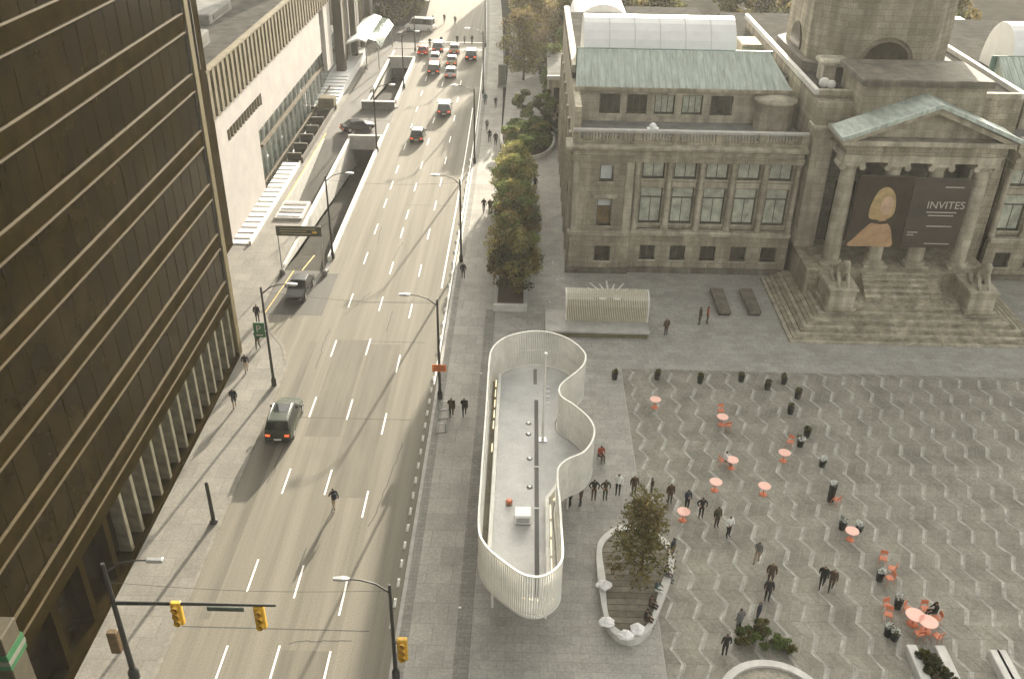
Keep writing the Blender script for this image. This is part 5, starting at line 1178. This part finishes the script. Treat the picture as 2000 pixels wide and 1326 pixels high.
table(1787, 1203, 'left of two joined orange tables among the chairs', 1.25); table(1812, 1216, 'right of two joined orange tables among the chairs', 1.25)
ch0 = None
def chair(px, py, rz, lb):
    global ch0
    p = gp(px, py, .45); p.z = .105
    if ch0 is None:
        t = thing('orange_chair', lb, 'chair', p, R(rz), 'orange plaza chairs')
        obj('seat', MB().cbox(-.22, .22, -.22, .22, .43, .46, .03), chair_m, t)
        bk_ = MB()
        obj('backrest', MB().rings([[(-.21, -.20, .62), (.21, -.20, .62), (.21, -.17, .62), (-.21, -.17, .62)], [(-.2, -.27, .85), (.2, -.27, .85), (.2, -.24, .85), (-.2, -.24, .85)]]), chair_m, t)
        for sx in (-1, 1):
            obj('leg', MB().tube([(sx * .19, .19, .44), (sx * .22, .23, 0)], .016, 6), chair_m, t); obj('leg', MB().tube([(sx * .2, -.25, .84), (sx * .19, -.19, .45), (sx * .22, -.25, 0)], .016, 6), chair_m, t)
        ch0 = t
    else:
        t = copy_tree(ch0); t['label'] = lb; t.location = p; t.rotation_euler = (0, 0, R(rz))
    return t
for px, py, rz, lb in ((1408, 803, 180, 'orange chair behind the table with two chairs'), (1421, 831, 10, 'orange chair in front of the table with two chairs'), (1543, 864, 150, 'orange chair above the pale table right of the queue'), (1633, 977, 40, 'orange chair beside the tall dark flower stand'), (1725, 1092, 160, 'orange chair farthest of the three by the teal tub'), (1742, 1111, 60, 'orange chair middle of the three by the teal tub'), (1737, 1130, 100, 'orange chair nearest of the three by the teal tub'), (1734, 1185, 200, 'orange chair upper of two left of the joined tables'), (1735, 1201, 160, 'orange chair lower of two left of the joined tables'), (1773, 1190, 230, 'orange chair at the upper left of the joined tables'), (1806, 1190, 180, 'orange chair behind the joined tables'), (1828, 1208, 90, 'orange chair at the right of the joined tables'), (1795, 1238, 10, 'orange chair in front of the joined tables'), (1830, 1243, 30, 'orange chair at the lower right apart from the tables')):
    chair(px, py, rz, lb)
person('seated person with orange jacket beside the pavilion', gp(1172, 897), R(200), 'sit', 'red', 'brown', 1.0, None, 0)
st_ = thing('stool', 'dark folding stool under the seated person by the pavilion', 'stool', gp(1172, 897)); obj('seat', MB().cbox(-.2, .2, -.2, .2, .36, .4, .02), black_m, st_)
for s in (-1, 1): obj('leg', MB().tube([(s * .18, -.18, .36), (s * .18, .18, 0)], .015, 5), metal_dk, st_); obj('leg', MB().tube([(s * .18, .18, .36), (s * .18, -.18, 0)], .015, 5), metal_dk, st_)
person('seated person with dark hair at a pale table', gp(1413, 910), R(-80), 'sit', 'white', 'grey', 1.0, None, 0)
st2 = chair(1411, 900, -80, 'orange chair under the seated person at the table')
person('seated person in black at the joined tables', gp(1824, 1206), R(90), 'sit', 'black', 'black', 1.0, None, 0)
# dark planter tubs
def tub(px, py, lb, h=.5, r=.26, flower=None, seed=1):
    p = gp(px, py); t = thing('planter_tub', lb, 'planter', p, 0, 'dark planter tubs')
    obj('pot', MB().lathe(0, 0, [(r * .8, 0), (r, h * .9), (r * 1.05, h), (r * .9, h), (r * .88, h - .05)], 12, smooth=False), metal_dk, t)
    g = np.random.default_rng(seed)
    cl = [((g.uniform(-.12, .12), g.uniform(-.12, .12), h + .12 + g.uniform(0, .1)), (.18, .18, .15)) for _ in range(5)]
    me = crown_mesh('foliage', [flower, flower, lf_moss] if flower else [lf_dark, lf_moss], cl, 45, .075, seed, (0, 0, 0)); o = bpy.data.objects.new('foliage', me); C.objects.link(o); o.parent = t
fl_white = foliage('fl_white', (.72, .75, .72), (.88, .88, .86))
names_ = ('first', 'second', 'third', 'fourth', 'fifth', 'sixth')
for i, (px, py) in enumerate(((1200, 740), (1283, 740), (1367, 747), (1447, 744), (1498, 760), (1530, 749))):
    tub(px, py, 'dark planter tub, %s from the left along the top edge of the paving' % names_[i], .55, .26, None, 600 + i)
for i, (px, py, lb) in enumerate(((1557, 777, 'upper right below the top row'), (1543, 807, 'second down the right-hand line of tubs'), (1575, 852, 'third down the right-hand line of tubs'), (1562, 871, 'fourth down, just right of the orange chair'), (1605, 910, 'fifth down the right-hand line of tubs'))):
    tub(px, py, 'dark planter tub, ' + lb, .55, .26, None if i < 3 else fl_white, 620 + i)
for i, (px, py, h, lb) in enumerate(((1621, 978, 1.35, 'tall dark flower stand with white blooms beside an orange chair'), (1644, 1032, .6, 'dark tub with white blooms left of the pink table'), (1677, 1036, .4, 'low tub with greyish blooms behind the pink table'), (1717, 1132, .6, 'dark tub with pale teal blooms left of three chairs'), (1752, 1186, .7, 'dark tub with white blooms above the joined tables'), (1733, 1240, .6, 'dark tub with cream blooms at the left of the seats'), (1746, 1248, .5, 'dark tub with white and orange blooms at the left of the seats'))):
    tub(px, py, lb, h, .25, fl_white, 640 + i)
# stadium planter with the brown tree
def ringwall(pts, w_, z0, z1):
    c_ = np.mean(pts, 0); mb = MB(); n = len(pts)
    P2 = [tuple(np.array(p) + (c_ - np.array(p)) / np.linalg.norm(c_ - np.array(p)) * w_) for p in pts]
    v = [(p[0], p[1], z0) for p in pts] + [(p[0], p[1], z1) for p in pts] + [(p[0], p[1], z1) for p in P2] + [(p[0], p[1], z0) for p in P2]; f = []
    for j in range(n):
        k = (j + 1) % n
        for a in range(4): b = (a + 1) % 4; f.append((a * n + j, a * n + k, b * n + k, b * n + j))
    return mb.add(v, f), P2
pts = catmull([(4.85, 37.5), (4.8, 41.3), (5.3, 42.9), (6.6, 43.9), (8.2, 43.6), (9.4, 42.2), (9.3, 40.3), (8.4, 37.8), (7.4, 35.6), (6.3, 34.8), (5.2, 35.5)], 6)
pl = wthing('oval_planter', 'tapered oval concrete planter bench around the brown tree', 'planter', (7, 39.4, .1))
mb, P2 = ringwall(pts, .45, .1, .58); obj('rim_seat', mb, conc_lt, pl); obj('soil_bed', flat(np.array(P2), .1, .42), mat('bed_m', (.12, .105, .07), .95, .3, 3, fine=.2), pl)
def xrange_at(P, y):
    xs_ = []
    for p, q in zip(P, list(P[1:]) + [P[0]]):
        if (p[1] - y) * (q[1] - y) < 0: xs_.append(p[0] + (y - p[1]) / (q[1] - p[1]) * (q[0] - p[0]))
    return (min(xs_), max(xs_)) if len(xs_) > 1 else None
plank_m = [mat('plank_a', (.19, .175, .135), .85, .25, 2, fine=.2), mat('plank_b', (.15, .135, .10), .85, .25, 2, fine=.2)]
y = 35.6
while y < 43.2:
    ra, rb = xrange_at(P2, y), xrange_at(P2, y + .42)
    if ra and rb: obj('deck_plank', MB().prism([(ra[0] + .03, y), (ra[1] - .03, y), (rb[1] - .03, y + .42), (rb[0] + .03, y + .42)], .421, .47), plank_m[rng.randrange(2)], pl)
    y += .46
tree('plaza_tree', 'dark brown leafy tree growing in the oval concrete planter', (7.3, 39.9, .42), 6.0, 2.1, 2.1, .9, [lf_brown, lf_brown, lf_moss], 700, None, 60, 62, .13, .12, True)
for i, (px, py, lb) in enumerate(((1180, 1146, 'white cloth bundle on the upper left rim of the oval planter'), (1184, 1218, 'white cloth bundle on the lower left rim of the oval planter'), (1221, 1244, 'white cloth bundle at the tip of the oval planter'), (1245, 1232, 'white cloth bundle right of the tip of the oval planter'))):
    p = G(px, py, .58); t = thing('cloth_bundle', lb, 'bundle', p, 0, 'white bundles on the planter')
    g = np.random.default_rng(800 + i); mb = MB(); rr_ = []
    for zi in range(7):
        f_ = zi / 6; base_r = (.34 * math.sin(math.pi * (.22 + .74 * f_)) + .03)
        rr_.append([(base_r * g.uniform(.72, 1.25) * math.cos(a_) * 1.15, base_r * g.uniform(.72, 1.25) * math.sin(a_), .004 + .42 * f_ * g.uniform(.85, 1.1)) for a_ in [2 * math.pi * q / 13 for q in range(13)]])
    mb.rings(rr_)
    for _ in range(2): mb.ball((g.uniform(-.4, .4), g.uniform(-.1, .1), .1), .13, 7, 5, 0, (1.3, 1, .8))
    obj('sack', mb, white_cl, t); obj('tie', MB().tube([(-.02, 0, .38), (.02, .03, .5)], [.05, .02], 6), white_cl, t)
for i, (px, py, a, b, lb) in enumerate(((1262, 1222, 'black', 'brown', 'seated person in black on the lower right rim of the oval planter'), (1271, 1196, 'brown', 'black', 'seated person in brown on the right rim of the oval planter'), (1283, 1165, 'teal', 'white', 'seated person in teal and white on the right rim of the oval planter'), (1300, 1135, 'black', 'grey', 'seated person in black at the upper right rim of the oval planter'))):
    p = G(px, py, .105); person(lb, (p.x - .1, p.y + .1, .15), R(-115), 'sit', a, b, 1.0, None, i)
# round planter at the bottom edge
pl = wthing('round_planter', 'large round concrete planter with green shrubs at the bottom edge', 'planter', (13.6, 29.6, .1))
c0 = G(1512, 1395); pts = np.array([(c0.x + 2.9 * math.cos(2 * math.pi * i / 40), c0.y + 2.9 * math.sin(2 * math.pi * i / 40)) for i in range(40)])
pl.location = (c0.x, c0.y, .1); ORG[pl.name] = Vector((c0.x, c0.y, .1))
mb, P2 = ringwall(pts, .4, .1, .65); obj('rim_seat', mb, conc_lt, pl); obj('gravel_bed', flat(np.array(P2), .1, .5), mat('gravel_m', (.30, .28, .23), .95, .3, 6, fine=.25), pl)
for i, (px, py) in enumerate(((1455, 1262), (1495, 1262), (1530, 1272), (1475, 1243))):
    p = gp(px, py); tree('shrub', 'olive green low shrub at the far edge of the round planter', (p.x, p.y, .105), 1.1, .75, .7, .1, [lf_moss, lf_shrub], 720 + i, 'shrubs by the round planter', 8, 110, .11, .03, cat='shrub')
# rectangular planters at the lower right corner
for i, (pa, pb_, lb) in enumerate((((1772, 1290), (1880, 1360), 'square concrete planter with dark shrubs at the lower right'), ((1935, 1300), (2010, 1380), 'pale concrete planter bench in the lower right corner'))):
    a, b = G(*pa), G(*pb_); x0, x1, y1, y0 = a.x, b.x, a.y + .6, b.y - .5
    t = wthing('corner_planter', lb, 'planter', ((x0 + x1) / 2, (y0 + y1) / 2, .1), 'corner planters')
    obj('side_wall', MB().cbox(x0, x0 + .55, y0, y1, .1, .62, .04), conc_lt, t); obj('side_wall', MB().cbox(x1 - .55, x1, y0, y1, .1, .62, .04), conc_lt, t); obj('end_wall', MB().box(x0 + .551, x1 - .551, y1 - .4, y1 - .02, .1, .45), conc_dk, t); obj('soil_bed', MB().box(x0 + .55, x1 - .55, y0, y1 - .4, .1, .4), soil, t)
    if i == 0:
        for j in range(4):
            tree('shrub', 'dark mossy shrub in the square planter', ((x0 + x1) / 2 + rng.uniform(-.3, .3), y1 - .9 - j * .8, .4), 1.0, .6, .6, .05, [lf_moss, lf_dark], 740 + j, 'shrubs in the square planter', 8, 110, .11, .03, cat='shrub')
# litter, paper scraps
for i, (px, py) in enumerate(((1080, 513), (1088, 547), (1074, 590), (898, 1186), (940, 729))):
    p = gp(px, py); tag(obj('paper_scrap', MB().rings([[(p.x - .08, p.y - .06, .113), (p.x + .07, p.y - .07, .113), (p.x + .09, p.y + .05, .113), (p.x - .06, p.y + .07, .113)], [(p.x - .07, p.y - .05, .135), (p.x + .06, p.y - .05, .15), (p.x + .07, p.y + .04, .13), (p.x - .05, p.y + .05, .16)]]), white_cl), 'white paper scrap on the pavement, %s' % ('upper of three near the gallery corner', 'middle of three near the gallery corner', 'lower of three near the gallery corner', 'at the lower left of the pavilion', 'left of the pavilion')[i], 'litter')

# ------------------------------------------------------------------ stone lions
def lion(label, loc):
    t = thing('stone_lion', label, 'statue', loc, 0, 'portico lions')
    obj('pedestal', MB().cbox(-1.15, 1.15, -1.6, 1.6, 0, 1.9, .08), stone_lt, t); obj('pedestal_cap', MB().cbox(-1.3, 1.3, -1.75, 1.75, 1.9, 2.15, .08), stone_lt, t); obj('pedestal_base', MB().cbox(-1.35, 1.35, -1.8, 1.8, -.02, .35, .08), stone, t)
    V = [(0, 1.0, .45), (0, .4, .62), (0, -.35, .95), (0, -.75, 1.35), (0, -1.0, 1.62), (0, -1.32, 1.5), (.38, -.55, .8), (.4, -1.0, .4), (.4, -1.25, .1), (.4, -1.55, .08), (-.38, -.55, .8), (-.4, -1.0, .4), (-.4, -1.25, .1), (-.4, -1.55, .08), (.5, .85, .4), (.6, .3, .45), (.58, .1, .1), (.58, -.3, .08), (-.5, .85, .4), (-.6, .3, .45), (-.58, .1, .1), (-.58, -.3, .08), (.2, 1.4, .2), (.55, 1.5, .15)]
    Ed = [(0, 1), (1, 2), (2, 3), (3, 4), (4, 5), (2, 6), (6, 7), (7, 8), (8, 9), (2, 10), (10, 11), (11, 12), (12, 13), (0, 14), (14, 15), (15, 16), (16, 17), (0, 18), (18, 19), (19, 20), (20, 21), (0, 22), (22, 23)]
    rad = [.45, .45, .48, .46, .38, .2, .22, .16, .14, .13, .22, .16, .14, .13, .28, .24, .15, .13, .28, .24, .15, .13, .09, .07]
    me = bpy.data.meshes.new('lion_body'); me.from_pydata([(x, y, z + 2.15) for x, y, z in V], Ed, []); o = bpy.data.objects.new('lion_body', me); C.objects.link(o)
    o.modifiers.new('s', 'SKIN')
    for i, r_ in enumerate(rad): me.skin_vertices[0].data[i].radius = (r_, r_); me.skin_vertices[0].data[i].use_root = i == 0
    s = o.modifiers.new('u', 'SUBSURF'); s.levels = 2; s.render_levels = 2
    dg = bpy.context.evaluated_depsgraph_get(); dg.update(); out = bpy.data.meshes.new_from_object(o.evaluated_get(dg)); bpy.data.objects.remove(o)
    out.materials.clear(); out.materials.append(stone_lt); o = bpy.data.objects.new('lion_body', out); C.objects.link(o); o.parent = t; o.scale = (1.0, .95, 1.25); o.location = (0, 0, -2.15 * .25)
    return t
lion('seated stone lion on a block at the left of the portico steps', (27.3, 71.9, 1.7))
lion('seated stone lion on a block at the right of the portico steps', (39.2, 71.9, 1.7))

# ------------------------------------------------------------------ haze
hz = MB().box(-270, 270, -60, 470, -8, 54)
hm_ = bpy.data.materials.new('haze_m'); hm_.use_nodes = True; hn = hm_.node_tree
hn.nodes.remove(hn.nodes['Principled BSDF'])
pv_ = hn.nodes.new('ShaderNodeVolumePrincipled'); pv_.inputs['Density'].default_value = .0002; pv_.inputs['Color'].default_value = (.95, .94, .90, 1); pv_.inputs['Anisotropy'].default_value = .25
hn.links.new(pv_.outputs[0], hn.nodes['Material Output'].inputs['Volume'])
obj('haze', hz, hm_, kind='stuff')
